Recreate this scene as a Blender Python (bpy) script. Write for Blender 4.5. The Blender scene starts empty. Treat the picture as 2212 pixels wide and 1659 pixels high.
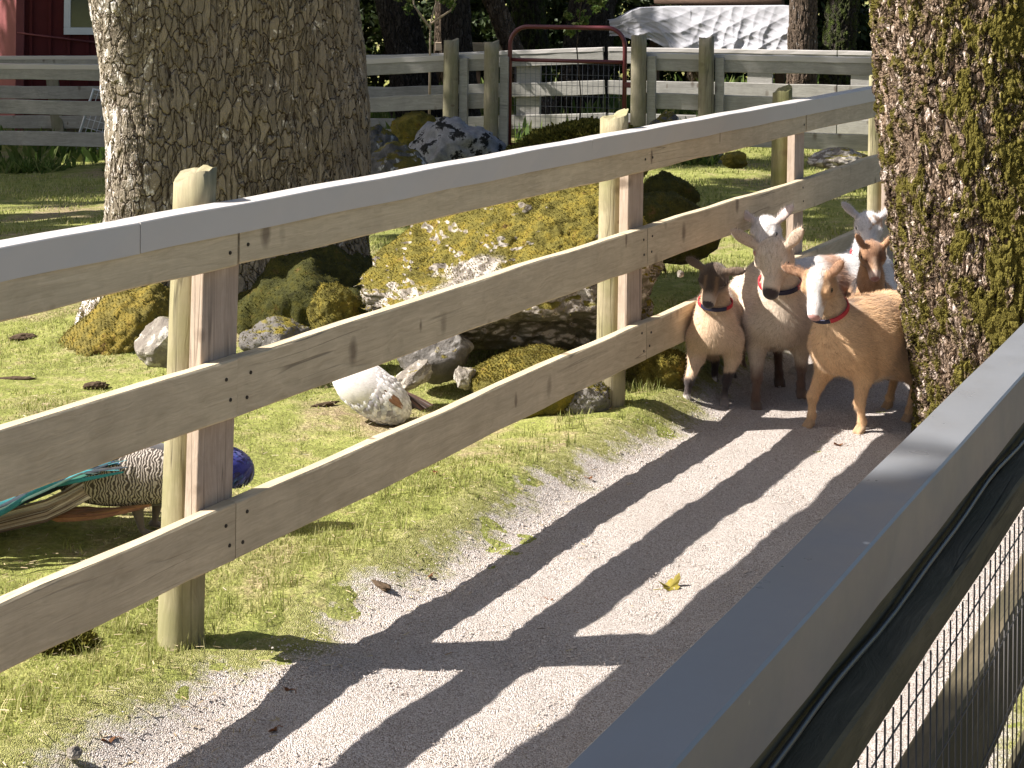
import bpy, bmesh, math, random
import numpy as np
from mathutils import Vector, Matrix, Euler, noise as mnoise

random.seed(7); rng = np.random.default_rng(7)
scene = bpy.context.scene
C = scene.collection
R = math.radians

# ------------------------------------------------------------------ camera
CAM_H = 1.65; F = 3500.0; PX = 1106.0; PY = -40.0; ROLL = R(0.6)
cam_d = bpy.data.cameras.new('camera'); cam = bpy.data.objects.new('camera', cam_d); C.objects.link(cam)
cam_d.sensor_width = 36.0; cam_d.lens = 36.0 * F / 2212.0
cam_d.shift_y = -(829.5 - PY) / 2212.0
cam_d.clip_start = 0.05; cam_d.clip_end = 2000
cam.matrix_world = Matrix.Translation((0, 0, CAM_H)) @ Matrix.Rotation(R(90), 4, 'X') @ Matrix.Rotation(ROLL, 4, 'Z')
scene.camera = cam

# ------------------------------------------------------------------ light
EL = R(44.0); AZB = R(-5.5)         # the sun stands left, a touch on the viewer's side
S = Vector((-math.cos(EL) * math.cos(AZB), math.cos(EL) * math.sin(AZB), math.sin(EL)))
sun_d = bpy.data.lights.new('sun', 'SUN'); sun = bpy.data.objects.new('sun', sun_d); C.objects.link(sun)
sun_d.energy = 5.0; sun_d.angle = R(0.5); sun_d.color = (1.0, 0.955, 0.90)
sun.rotation_euler = S.to_track_quat('Z', 'Y').to_euler(); sun.location = (-20, 5, 25)
w = bpy.data.worlds.new('World'); scene.world = w; w.use_nodes = True
nt = w.node_tree; bg = nt.nodes['Background']; sky = nt.nodes.new('ShaderNodeTexSky')
sky.sky_type = 'NISHITA'; sky.sun_disc = False; sky.dust_density = 2.5; sky.ozone_density = .4; sky.sun_elevation = EL; sky.sun_rotation = R(270) + AZB
nt.links.new(sky.outputs[0], bg.inputs[0]); bg.inputs[1].default_value = 0.066
scene.view_settings.view_transform = 'Standard'; scene.view_settings.look = 'None'
scene.view_settings.exposure = 1.3; scene.view_settings.gamma = 1.0
scene.cycles.max_bounces = 6; scene.cycles.diffuse_bounces = 4; scene.cycles.transparent_max_bounces = 4

# ------------------------------------------------------------------ photo pixel (2212 wide) to place
def sstep(a, b, x):
    t = np.clip((np.asarray(x, float) - a) / (b - a), 0, 1); return t * t * (3 - 2 * t)
def gz(x, y):
    """height of the ground (arrays allowed)"""
    x = np.asarray(x, float); y = np.asarray(y, float)
    z = -0.33 * sstep(9, 17, y) * sstep(1.5, -5, x)
    s = (x + 0.62 - (y - 4.094) * 0.552) * 0.876          # distance to the path side of the near fence line
    lawn = sstep(0.15, -0.1, s)
    b = 0.028 * np.sin(2.1 * x + 1.3 * y + .5) * np.sin(1.7 * y - 0.9 * x) + 0.012 * np.sin(5.3 * x + 2) * np.sin(4.7 * y + 1)
    z = z + b * lawn + 0.006 * np.sin(3 * x + 1) * np.sin(2.6 * y) * (1 - lawn)
    z = z + 0.035 * np.exp(-((x + .50) / .16) ** 2 - ((y - 4.02) / .13) ** 2) # hummock by the first post
    z = z - .085 * sstep(-.10, .14, s)                     # the path is worn lower than the lawn
    return z
def at(px, py, Y):
    a = (px - PX) / F * Y; b = -(py - PY) / F * Y
    return Vector((a * math.cos(ROLL) - b * math.sin(ROLL), Y, CAM_H + a * math.sin(ROLL) + b * math.cos(ROLL)))
def onground(px, py):
    Y = 6.0
    for _ in range(25):
        p = at(px, py, 1.0); d = p - Vector((0, 0, CAM_H))
        q = d * Y
        zg = float(gz(q.x, Y)); Y = (zg - CAM_H) / d.z
    return Vector((d.x * Y, Y, float(gz(d.x * Y, Y))))
def topx(P):
    u = P[0] / P[1]; v = (P[2] - CAM_H) / P[1]
    return (PX + F * (u * math.cos(ROLL) + v * math.sin(ROLL)), PY - F * (v * math.cos(ROLL) - u * math.sin(ROLL)))

# ------------------------------------------------------------------ object helpers
def tag(o, label=None, cat=None, group=None, kind=None):
    if label: o['label'] = label
    if cat: o['category'] = cat
    if group: o['group'] = group
    if kind: o['kind'] = kind
    return o
def empty(name, loc, label, cat, group=None, rz=0):
    o = bpy.data.objects.new(name, None); C.objects.link(o); o.location = loc; o.rotation_euler = (0, 0, rz)
    o.empty_display_size = .1
    return tag(o, label, cat, group)
def link(name, me, mat, parent=None):
    o = bpy.data.objects.new(name, me); C.objects.link(o)
    if mat:
        me.materials.append(mat)
    if parent: o.parent = parent
    return o
def np_mesh(name, V, F_, mat=None, parent=None, smooth=False, cols=None):
    V = np.asarray(V, np.float32); F_ = np.asarray(F_, np.int32)
    me = bpy.data.meshes.new(name); k = F_.shape[1]
    me.vertices.add(len(V)); me.vertices.foreach_set('co', V.ravel())
    me.loops.add(F_.size); me.loops.foreach_set('vertex_index', F_.ravel())
    me.polygons.add(len(F_)); me.polygons.foreach_set('loop_start', np.arange(0, F_.size, k, dtype=np.int32))
    me.polygons.foreach_set('use_smooth', np.full(len(F_), smooth))
    me.update(calc_edges=True); me.validate()
    if cols is not None:
        a = me.color_attributes.new('col', 'FLOAT_COLOR', 'POINT')
        cc = np.ones((len(V), 4), np.float32); cc[:, :3] = cols; a.data.foreach_set('color', cc.ravel())
    return link(name, me, mat, parent)
def bm_obj(name, bm, mat, parent=None, smooth=False):
    me = bpy.data.meshes.new(name); bm.normal_update(); bm.to_mesh(me); bm.free()
    if smooth:
        for p in me.polygons: p.use_smooth = True
    return link(name, me, mat, parent)
def box_bm(bm, x0, x1, y0, y1, z0, z1, bev=0.0):
    r = bmesh.ops.create_cube(bm, size=1.0)
    vs = r['verts']
    for v in vs:
        v.co = Vector(((x0 + x1) / 2 + v.co.x * (x1 - x0), (y0 + y1) / 2 + v.co.y * (y1 - y0), (z0 + z1) / 2 + v.co.z * (z1 - z0)))
    if bev > 0:
        es = list({e for v in vs for e in v.link_edges})
        bmesh.ops.bevel(bm, geom=es, offset=bev, segments=2, affect='EDGES', profile=.6)
def tube_bm(bm, pts, rad, n=10, cap=True):
    """tube along points; rad is a number or one per point"""
    pts = [Vector(p) for p in pts]
    if not hasattr(rad, '__len__'): rad = [rad] * len(pts)
    rings = []; prev = None
    for i, p in enumerate(pts):
        t = (pts[min(i + 1, len(pts) - 1)] - pts[max(i - 1, 0)]).normalized()
        a = Vector((0, 0, 1)) if abs(t.z) < .9 else Vector((1, 0, 0))
        if prev is None: u = t.cross(a).normalized()
        else: u = (prev - t * prev.dot(t)).normalized()
        prev = u; v = t.cross(u)
        rings.append([bm.verts.new(p + (u * math.cos(2 * math.pi * k / n) + v * math.sin(2 * math.pi * k / n)) * rad[i]) for k in range(n)])
    for a, b in zip(rings, rings[1:]):
        for k in range(n):
            f = bm.faces.new((a[k], a[(k + 1) % n], b[(k + 1) % n], b[k])); f.smooth = True
    if cap:
        bm.faces.new(rings[0][::-1]); bm.faces.new(rings[-1])
def arc(c, r, a0, a1, n, ux, uy):
    c = Vector(c); return [c + Vector(ux) * r * math.cos(a0 + (a1 - a0) * i / n) + Vector(uy) * r * math.sin(a0 + (a1 - a0) * i / n) for i in range(n + 1)]
def fbm(P, sc, seed=0.0, oct=4):
    """cheap vector noise on an Nx3 array, about -1..1"""
    P = np.asarray(P, float) * sc + seed; out = np.zeros(len(P)); a = 1.0; tot = 0
    for o in range(oct):
        i = np.floor(P).astype(np.int64); f = P - i; f = f * f * (3 - 2 * f)
        def h(dx, dy, dz):
            n = (i[:, 0] + dx) * 374761393 + (i[:, 1] + dy) * 668265263 + (i[:, 2] + dz) * 2147483647 + o * 974634
            n = (n ^ (n >> 13)) * 1274126177; n = n ^ (n >> 16)
            return (n & 0xFFFF) / 32767.5 - 1
        x0 = h(0,0,0)*(1-f[:,0]) + h(1,0,0)*f[:,0]; x1 = h(0,1,0)*(1-f[:,0]) + h(1,1,0)*f[:,0]
        y0 = h(0,0,1)*(1-f[:,0]) + h(1,0,1)*f[:,0]; y1 = h(0,1,1)*(1-f[:,0]) + h(1,1,1)*f[:,0]
        z0 = x0*(1-f[:,1]) + x1*f[:,1]; z1 = y0*(1-f[:,1]) + y1*f[:,1]
        out += a * (z0*(1-f[:,2]) + z1*f[:,2]); tot += a; a *= .5; P = P * 2.03 + 11.7
    return out / tot * 1.6

# ------------------------------------------------------------------ materials
class NB:
    """small node builder"""
    def __init__(s, name, disp=False):
        s.m = bpy.data.materials.new(name); s.m.use_nodes = True; s.t = s.m.node_tree
        s.b = s.t.nodes['Principled BSDF']; s.out = s.t.nodes['Material Output']
        if disp: s.m.displacement_method = 'BOTH'
    def n(s, typ, **k):
        x = s.t.nodes.new('ShaderNode' + typ)
        for a, v in k.items(): setattr(x, a, v)
        return x
    def put(s, sock, v):
        if hasattr(v, 'is_output') or isinstance(v, bpy.types.NodeSocket): s.t.links.new(v, sock)
        elif hasattr(v, '__len__') and len(v) == 3 and sock.type == 'RGBA': sock.default_value = (*v, 1)
        else: sock.default_value = v
    def co(s, stretch=(1, 1, 1), kind='Object', rand=False):
        tc = s.n('TexCoord'); mp = s.n('Mapping'); mp.inputs['Scale'].default_value = stretch
        s.put(mp.inputs[0], tc.outputs[kind])
        if rand:
            oi = s.n('ObjectInfo'); cv = s.n('CombineXYZ'); mu = s.mth('MULTIPLY', oi.outputs['Random'], 37.0)
            for i in range(3): s.put(cv.inputs[i], mu)
            s.put(mp.inputs['Location'], cv.outputs[0])
        return mp.outputs[0]
    def noise(s, v, sc, det=4, rough=.55, dist=0.0, col=False):
        x = s.n('TexNoise'); s.put(x.inputs['Vector'], v); x.inputs['Scale'].default_value = sc
        x.inputs['Detail'].default_value = det; x.inputs['Roughness'].default_value = rough; x.inputs['Distortion'].default_value = dist
        return x.outputs['Color' if col else 'Fac']
    def vor(s, v, sc, feature='F1', out='Distance', rnd=1.0):
        x = s.n('TexVoronoi', feature=feature); s.put(x.inputs['Vector'], v); x.inputs['Scale'].default_value = sc
        x.inputs['Randomness'].default_value = rnd
        return x.outputs[out]
    def mth(s, op, a, b=0.0, c=None, clamp=False):
        x = s.n('Math', operation=op, use_clamp=clamp); s.put(x.inputs[0], a); s.put(x.inputs[1], b)
        if c is not None: s.put(x.inputs[2], c)
        return x.outputs[0]
    def vadd(s, a, b, sc=1.0):
        m = s.n('VectorMath', operation='SCALE'); s.put(m.inputs[0], b); m.inputs['Scale'].default_value = sc
        x = s.n('VectorMath', operation='ADD'); s.put(x.inputs[0], a); s.put(x.inputs[1], m.outputs[0]); return x.outputs[0]
    def ramp(s, f, stops, interp='LINEAR'):
        x = s.n('ValToRGB'); x.color_ramp.interpolation = interp; e = x.color_ramp.elements
        while len(e) < len(stops): e.new(.5)
        for el, (p, c) in zip(e, stops):
            el.position = p; el.color = (*c, 1) if hasattr(c, '__len__') else (c, c, c, 1)
        s.put(x.inputs[0], f); return x.outputs[0]
    def mr(s, f, a, b, c=0.0, d=1.0):
        x = s.n('MapRange', clamp=True); s.put(x.inputs[0], f)
        for i, v in enumerate((a, b, c, d)): x.inputs[i + 1].default_value = v
        return x.outputs[0]
    def mix(s, f, a, b, mode='MIX'):
        x = s.n('Mix', data_type='RGBA', blend_type=mode); s.put(x.inputs[0], f); s.put(x.inputs[6], a); s.put(x.inputs[7], b); return x.outputs[2]
    def bump(s, h, dist=.005, st=1.0):
        x = s.n('Bump'); s.put(x.inputs['Height'], h); x.inputs['Distance'].default_value = dist; x.inputs['Strength'].default_value = st
        s.put(s.b.inputs['Normal'], x.outputs[0]); return x
    def disp(s, h, scale, mid=0.5):
        x = s.n('Displacement'); s.put(x.inputs['Height'], h); x.inputs['Scale'].default_value = scale; x.inputs['Midlevel'].default_value = mid
        s.t.links.new(x.outputs[0], s.out.inputs['Displacement'])
    def fin(s, col, rough=.85, spec=.2, metal=0.0):
        s.put(s.b.inputs['Base Color'], col); s.put(s.b.inputs['Roughness'], rough)
        s.b.inputs['Specular IOR Level'].default_value = spec; s.b.inputs['Metallic'].default_value = metal
        return s.m

def mat_wood(name, light, dark, green=None, rnd=True, up=False):
    b = NB(name); _co = b.co
    if up: b.co = lambda st=(1, 1, 1), **k: _co((st[1], st[2], st[0]), **k)
    v = b.co((1, 1, 1), rand=rnd)
    vg = b.co((1.6, 22, 22), rand=rnd)
    wob = b.noise(v, 3.0, 3, col=True); vg2 = b.vadd(vg, wob, 2.2)
    g = b.noise(vg2, 1.6, 5, .65, 1.5)
    fine = b.noise(b.co((6, 160, 160), rand=rnd), 1.5, 3, .6)
    base = b.ramp(g, [(.3, dark), (.5, tuple(.5 * (p + q) for p, q in zip(light, dark))), (.72, light)])
    base = b.mix(.3, base, b.mix(b.mr(fine, .3, .7), tuple(.8 * c for c in dark), light))
    kd = b.vor(b.co((5.0, 3.0, 2.6), rand=rnd), 1.25)
    kn = b.mr(b.mth('ADD', kd, b.mth('MULTIPLY', b.noise(v, 40, 2), .06)), .10, .2, 1, 0)
    base = b.mix(b.mth('MULTIPLY', kn, .7), base, (.085, .055, .035))
    k2 = b.vor(b.co((9.0, 4.2, 3.4), rand=rnd), 1.1, rnd=1.0); kn2 = b.mr(b.mth('ADD', k2, b.mth('MULTIPLY', b.noise(v, 30, 2), .1)), .12, .17, .75, 0)
    base = b.mix(b.mth('MULTIPLY', kn2, b.mr(b.noise(v, 3.1, 2), .5, .6)), base, (.13, .085, .055))
    blotch = b.mr(b.noise(b.co((2.2, 1.2, 1.2), rand=rnd), 3.5, 5, .65), .42, .7, 0, .32); base = b.mix(blotch, base, tuple(.7 * c for c in dark))
    st = b.mr(b.noise(b.co((.7, 4, 4), rand=rnd), 2.6, 4, .6), .5, .72, 0, .38)
    base = b.mix(st, base, tuple(.62 * c for c in dark))
    if green:
        gm = b.mr(b.noise(v, 4.5, 4), .42, .66, 0, .75); base = b.mix(gm, base, green)
    ck = b.noise(b.co((.5, 13, 13), rand=rnd), 1.5, 2, .5, .3); ckm = b.mr(b.mth('ABSOLUTE', b.mth('SUBTRACT', ck, .5)), .0, .012, 1, 0)
    if up: ckm = b.mr(b.mth('ABSOLUTE', b.mth('SUBTRACT', ck, .5)), .0, .02, 1, 0)
    ckm = b.mth('MULTIPLY', ckm, b.mr(b.noise(v, 1.7, 3), *((.44, .56) if up else (.56, .66)), 0, .75)); base = b.mix(ckm, base, tuple(.28 * c for c in dark))
    b.bump(b.mth('SUBTRACT', b.mth('ADD', g, b.mth('MULTIPLY', fine, .4)), ckm), .003, .5)
    return b.fin(base, .82, .25)
def mat_bark(name, plate, crack, lichen, vs=(1, 1, .4), sc=25, amp=.035, moss=None, mossr=(.45, .6), lich=(.58, .68), edge=(.0, .16), mossx=None, lich_lit=None):
    b = NB(name, disp=True)
    v = b.co(vs); wob = b.noise(v, 6, 3, .6, col=True)
    vw = b.vadd(v, wob, .16)
    d = b.vor(vw, sc, 'DISTANCE_TO_EDGE'); d2 = b.vor(b.vadd(b.co((1, 1, .5)), wob, .06), sc * 2.4, 'DISTANCE_TO_EDGE')
    fn_ = b.noise(b.co((1, 1, .11)), sc * .62, 4, .6, .6); fr = b.mr(b.mth('ABSOLUTE', b.mth('SUBTRACT', fn_, .5)), .0, .035, .25, 1)
    h = b.mth('MULTIPLY', b.mr(d, edge[0], edge[1]), fr); h2 = b.mr(d2, 0, .12)
    nz = b.noise(b.co((1, 1, .6)), 55, 4, .65)
    hh = b.mth('ADD', b.mth('MULTIPLY', h, .62), b.mth('ADD', b.mth('MULTIPLY', h2, .12), b.mth('MULTIPLY', nz, .3)))
    cid = b.vor(vw, sc, 'F1', 'Color')
    tone = b.mix(b.mth('MULTIPLY', b.mth('ADD', nz, -.2), .9, clamp=True), tuple(.6 * c for c in plate), plate)
    bw = b.n('RGBToBW'); b.put(bw.inputs[0], cid); tone = b.mix(.55, tone, b.mix(1.0, tone, b.ramp(bw.outputs[0], [(.2, .55), (.8, 1.25)]), 'MULTIPLY'))
    ln = b.noise(b.co((1, 1, .7)), 22, 5, .7)
    if lich_lit:
        sl = b.n('SeparateXYZ'); b.put(sl.inputs[0], b.co()); ln = b.mth('ADD', ln, b.mr(b.mth('ADD', sl.outputs[0], b.mth('MULTIPLY', b.noise(b.co(), 3, 3), .3)), *lich_lit))  # lichen thickened towards the left, so the colour also brightens the sunlit side
    lm = b.mth('MULTIPLY', b.mr(ln, *lich), b.mr(h, .35, .8))
    tone = b.mix(lm, tone, lichen)
    col = b.mix(b.mr(h, .1, .55), crack, tone)
    if moss:
        mn = b.noise(b.co((1, 1, .5)), 17, 4, .62, .4)
        sx = b.n('SeparateXYZ'); b.put(sx.inputs[0], b.co()); mn = b.mth('ADD', mn, b.mr(sx.outputs[0], mossx[0], mossx[1], -.045, .10)) if mossx else mn
        mm = b.mr(mn, *mossr)
        mc = b.mix(b.noise(b.co(), 70, 3, .7), tuple(.4 * c for c in moss), tuple(1.5 * c for c in moss))
        col = b.mix(mm, col, mc); hh = b.mth('ADD', hh, b.mth('MULTIPLY', mm, b.mth('ADD', .45, b.mth('MULTIPLY', b.noise(b.co(), 60, 4, .7), .9))))
    b.disp(hh, amp, .6)
    return b.fin(col, .93, .12)
def mat_rock(name, base, dark, lichen, moss=None, mz=(.25, .6), mn=(.42, .55), lich=(.52, .6), lsc=9, ldist=.6, underside_shade=None, bare=()):
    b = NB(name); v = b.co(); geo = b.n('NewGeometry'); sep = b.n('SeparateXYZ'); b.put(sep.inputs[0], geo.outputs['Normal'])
    n1 = b.noise(v, 7, 6, .65); n2 = b.noise(v, 34, 5, .7)
    c = b.ramp(n1, [(.3, dark), (.55, base), (.75, tuple(1.25 * x for x in base))])
    c = b.mix(b.mr(n2, .35, .7, .55, 0), c, dark)
    lm = b.mr(b.noise(v, lsc, 6, .66, ldist), *lich); c = b.mix(lm, c, lichen)
    if underside_shade: c = b.mix(b.mr(sep.outputs[2], .1, -.35, 0, .8), c, underside_shade)  # downward faces painted dark olive: the shade underneath, put into the colour
    h = b.mth('ADD', b.mth('MULTIPLY', n1, .6), b.mth('MULTIPLY', n2, .4))
    if moss:
        up = b.mr(sep.outputs[2], *mz); nn = b.noise(v, 3.4, 6, .6)
        for (cc_, r_) in bare:
            dn = b.n('VectorMath', operation='DISTANCE'); b.put(dn.inputs[0], v); dn.inputs[1].default_value = cc_; nn = b.mth('ADD', nn, b.mr(dn.outputs['Value'], r_ * .5, r_, -.22, 0))
        mm = b.mr(b.mth('ADD', nn, b.mth('MULTIPLY', b.mth('SUBTRACT', up, .5), .45)), *mn)
        mc = b.ramp(b.noise(v, 13, 5, .7), [(.3, tuple(.4 * x for x in moss)), (.47, moss), (.60, (moss[0] * 1.45, moss[1] * 1.3, moss[2] * .9)), (.70, (.15, .085, .035))])
        mc = b.mix(b.mr(b.noise(v, 90, 3, .7), .3, .65, .45, 0), mc, tuple(.4 * x for x in moss))
        c = b.mix(mm, c, mc); h = b.mth('ADD', h, b.mth('MULTIPLY', mm, b.mth('MULTIPLY', b.noise(v, 48, 5, .75), .8)))
    b.bump(h, .03, .9)
    return b.fin(c, .92, .15)
def mat_island(name, cols, rough=.8, trans=0.0, spec=.2, darkbase=None):
    """colour varies from piece to piece (blade, leaf, pebble)"""
    b = NB(name); g = b.n('NewGeometry'); k = len(cols)
    c = b.ramp(g.outputs['Random Per Island'], [(i / max(1, k - 1), c_) for i, c_ in enumerate(cols)])
    nzz = b.noise(b.co(), 1.3, 3); c = b.mix(b.mr(nzz, .35, .68, 0, .5), c, tuple(.75 * x for x in cols[0]))
    m = b.fin(c, rough, spec)
    if trans > 0:
        tr = b.n('BsdfTranslucent'); b.put(tr.inputs[0], c); mx = b.n('MixShader'); mx.inputs[0].default_value = trans
        b.t.links.new(b.b.outputs[0], mx.inputs[1]); b.t.links.new(tr.outputs[0], mx.inputs[2]); b.t.links.new(mx.outputs[0], b.out.inputs[0])
    return m
def mat_plain(name, col, rough=.6, spec=.3, metal=0.0, var=.25, sc=8, bump=.0, bsc=60):
    b = NB(name); n = b.noise(b.co(), sc, 5, .62)
    c = b.mix(n, tuple((1 - var) * x for x in col), tuple(min(1, (1 + var) * x) for x in col))
    if bump: b.bump(b.noise(b.co(), bsc, 4, .65), bump, .7)
    return b.fin(c, rough, spec, metal)

M = {}
M['rail'] = mat_wood('weathered_rail_wood', (.68, .565, .39), (.45, .36, .235))
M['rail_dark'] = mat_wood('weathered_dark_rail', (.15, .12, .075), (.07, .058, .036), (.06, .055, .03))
M['rail_far'] = mat_wood('weathered_far_rail', (.43, .41, .37), (.26, .245, .22))
M['board'] = mat_wood('pinkish_post_board', (.55, .44, .35), (.36, .275, .21), up=True)
M['post'] = mat_wood('treated_round_post', (.43, .375, .245), (.23, .19, .115), (.21, .20, .09), up=True)
M['post_green'] = mat_wood('mossy_round_post', (.28, .25, .13), (.16, .145, .07), (.12, .13, .04), up=True)
M['post_far'] = mat_wood('grey_far_post', (.32, .285, .205), (.19, .165, .115), (.18, .17, .09), up=True)
M['metal_cap'] = mat_plain('painted_cap_flashing', (.50, .465, .435), .45, .35, 0.0, .05, 5, .0008, 8)
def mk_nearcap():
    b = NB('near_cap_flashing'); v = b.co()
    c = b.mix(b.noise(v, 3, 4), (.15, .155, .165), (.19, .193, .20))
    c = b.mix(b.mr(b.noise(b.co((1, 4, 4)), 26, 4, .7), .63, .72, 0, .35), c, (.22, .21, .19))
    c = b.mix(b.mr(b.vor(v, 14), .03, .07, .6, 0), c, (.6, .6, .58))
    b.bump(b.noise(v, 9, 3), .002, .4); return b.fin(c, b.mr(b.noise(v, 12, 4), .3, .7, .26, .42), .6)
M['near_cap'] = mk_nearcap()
M['screw'] = mat_plain('dark_screw_steel', (.035, .028, .022), .5, .4, .6)
M['gate'] = mat_plain('burgundy_gate_paint', (.10, .018, .022), .38, .5, 0, .3, 14)
M['wire'] = mat_plain('dark_mesh_wire', (.05, .045, .042), .45, .5, .5)
M['wire_far'] = mat_plain('galvanised_wire', (.16, .16, .17), .5, .4, .4)
M['cable'] = mat_plain('black_cable', (.05, .05, .05), .4, .5)
M['bark_big'] = mat_bark('plated_oak_bark', (.34, .285, .215), (.045, .032, .022), (.82, .76, .71), amp=.016, edge=(0, .10), lich_lit=(-.55, -.05, .13, -.03))
M['bark_moss'] = mat_bark('mossy_bark', (.33, .235, .165), (.045, .03, .02), (.68, .56, .48), vs=(1, 1, .42), sc=36, amp=.022, moss=(.118, .100, .022), mossr=(.45, .52), lich=(.52, .60), edge=(0, .2), mossx=(-.42, -.10))
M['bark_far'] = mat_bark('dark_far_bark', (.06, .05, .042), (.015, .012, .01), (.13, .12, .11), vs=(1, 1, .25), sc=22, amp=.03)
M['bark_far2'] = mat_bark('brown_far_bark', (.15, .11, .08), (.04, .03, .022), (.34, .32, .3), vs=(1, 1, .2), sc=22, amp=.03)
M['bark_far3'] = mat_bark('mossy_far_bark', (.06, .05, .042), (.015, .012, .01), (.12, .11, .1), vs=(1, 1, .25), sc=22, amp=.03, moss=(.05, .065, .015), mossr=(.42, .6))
MOSS = (.185, .158, .036)
M['rock_moss'] = mat_rock('mossy_boulder_rock', (.29, .25, .21), (.09, .075, .06), (.43, .385, .335), MOSS, mz=(.0, .72), lich=(.47, .56), lsc=16, mn=(.45, .53), underside_shade=(.075, .07, .04), bare=[((-.22, -.55, .04), .34), ((-.6, -.3, .0), .16), ((.36, -.62, .12), .2)])
M['rock_lichen'] = mat_rock('pale_lichen_rock', (.30, .30, .315), (.11, .11, .115), (.016, .016, .016), None, lich=(.535, .57), lsc=7, ldist=.15)
M['rock_grey'] = mat_rock('grey_stone', (.17, .155, .14), (.08, .073, .066), (.32, .30, .28), MOSS, mz=(.3, .95), mn=(.62, .7), lich=(.56, .62))
M['rock_pale'] = mat_rock('pale_field_stone', (.27, .24, .20), (.12, .10, .085), (.46, .42, .36), MOSS, mz=(.5, .95), mn=(.66, .74), lich=(.5, .58), lsc=14)
M['rock_allmoss'] = mat_rock('moss_covered_rock', (.2, .17, .13), (.06, .05, .04), (.5, .45, .4), (.17, .145, .034), mz=(-1.5, .2), mn=(.44, .54))
M['rock_ochre'] = mat_rock('ochre_moss_root', (.2, .17, .13), (.08, .06, .04), (.5, .45, .4), (.20, .163, .042), mz=(-1.5, .2), mn=(.40, .50))
M['rock_shademoss'] = mat_rock('shade_toned_moss', (.07, .06, .045), (.03, .025, .02), (.12, .11, .09), (.06, .06, .016), mz=(-1.5, .2), mn=(.40, .52))  # moss with the trunk's shade put into its darker colour
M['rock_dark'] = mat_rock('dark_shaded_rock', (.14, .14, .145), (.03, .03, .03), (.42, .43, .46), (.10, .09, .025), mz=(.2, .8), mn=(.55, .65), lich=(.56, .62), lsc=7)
M['moss_tuft'] = mat_island('moss_tufts', [(.12, .105, .022), (.16, .14, .03), (.20, .17, .036), (.25, .205, .045), (.17, .115, .035), (.18, .18, .045)], .9, .25, .1)
M['moss_dark'] = mat_island('dark_moss_tufts', [(.06, .058, .012), (.09, .085, .016), (.14, .13, .022), (.17, .155, .03), (.08, .065, .016)], .9, .2, .1)
M['moss_bark'] = mat_island('bark_moss_tufts', [(.06, .053, .012), (.10, .088, .018), (.145, .125, .026), (.185, .155, .035), (.085, .07, .018)], .9, .2, .1)
M['grass'] = mat_island('lawn_blades', [(.17, .20, .045), (.30, .33, .085), (.41, .41, .14), (.54, .48, .25), (.25, .29, .07)], .7, .35, .2)
M['straw'] = mat_island('dry_grass_bits', [(.42, .33, .19), (.55, .46, .30), (.30, .20, .10), (.62, .56, .44)], .85, .2, .1)
M['weeds'] = mat_island('weed_leaves', [(.05, .09, .018), (.10, .16, .03), (.16, .21, .05), (.22, .22, .08)], .7, .35, .25)
M['leaves'] = mat_island('tree_leaves', [(.03, .055, .012), (.05, .09, .016), (.08, .13, .025), (.11, .14, .03)], .6, .3, .3)
M['leaves_dark'] = mat_island('evergreen_leaves', [(.016, .028, .008), (.03, .05, .012), (.05, .07, .018), (.02, .03, .01)], .6, .2, .3)
M['pebble'] = mat_island('gravel_chips', [(.40, .34, .29), (.55, .485, .43), (.60, .535, .48), (.47, .39, .325), (.56, .50, .46), (.33, .27, .23)], .85, 0, .25)
M['hoof'] = mat_plain('hoof', (.06, .045, .035), .6)
M['collar'] = mat_plain('red_collar_webbing', (.42, .035, .045), .65, .3, 0, .2, 60)
M['collar_dark'] = mat_plain('navy_collar_webbing', (.025, .025, .05), .6, .3, 0, .2, 60)
M['eye'] = mat_plain('dark_eye', (.012, .008, .006), .12, .6)
M['shed_red'] = mat_plain('red_board_paint', (.095, .013, .013), .7, .25, 0, .25, 5, .002)
M['shed_pink'] = mat_plain('pinkish_red_paint', (.20, .062, .062), .75, .2, 0, .25, 4, .002)  # paler, pinker red for the left wall, corner board and pipe
M['white_paint'] = mat_plain('white_trim_paint', (.72, .72, .72), .5, .3, 0, .08)
M['glass'] = mat_plain('dark_window_glass', (.06, .075, .06), .08, .6, 0, .6, 2)
M['timber'] = mat_wood('pale_timber', (.55, .44, .33), (.36, .27, .18))
M['timber_dark'] = mat_wood('dark_timber', (.12, .075, .05), (.05, .03, .02))
M['bolt_dirt'] = mat_plain('dark_clod', (.08, .055, .035), .95, .1, 0, .5, 30, .01)

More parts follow.
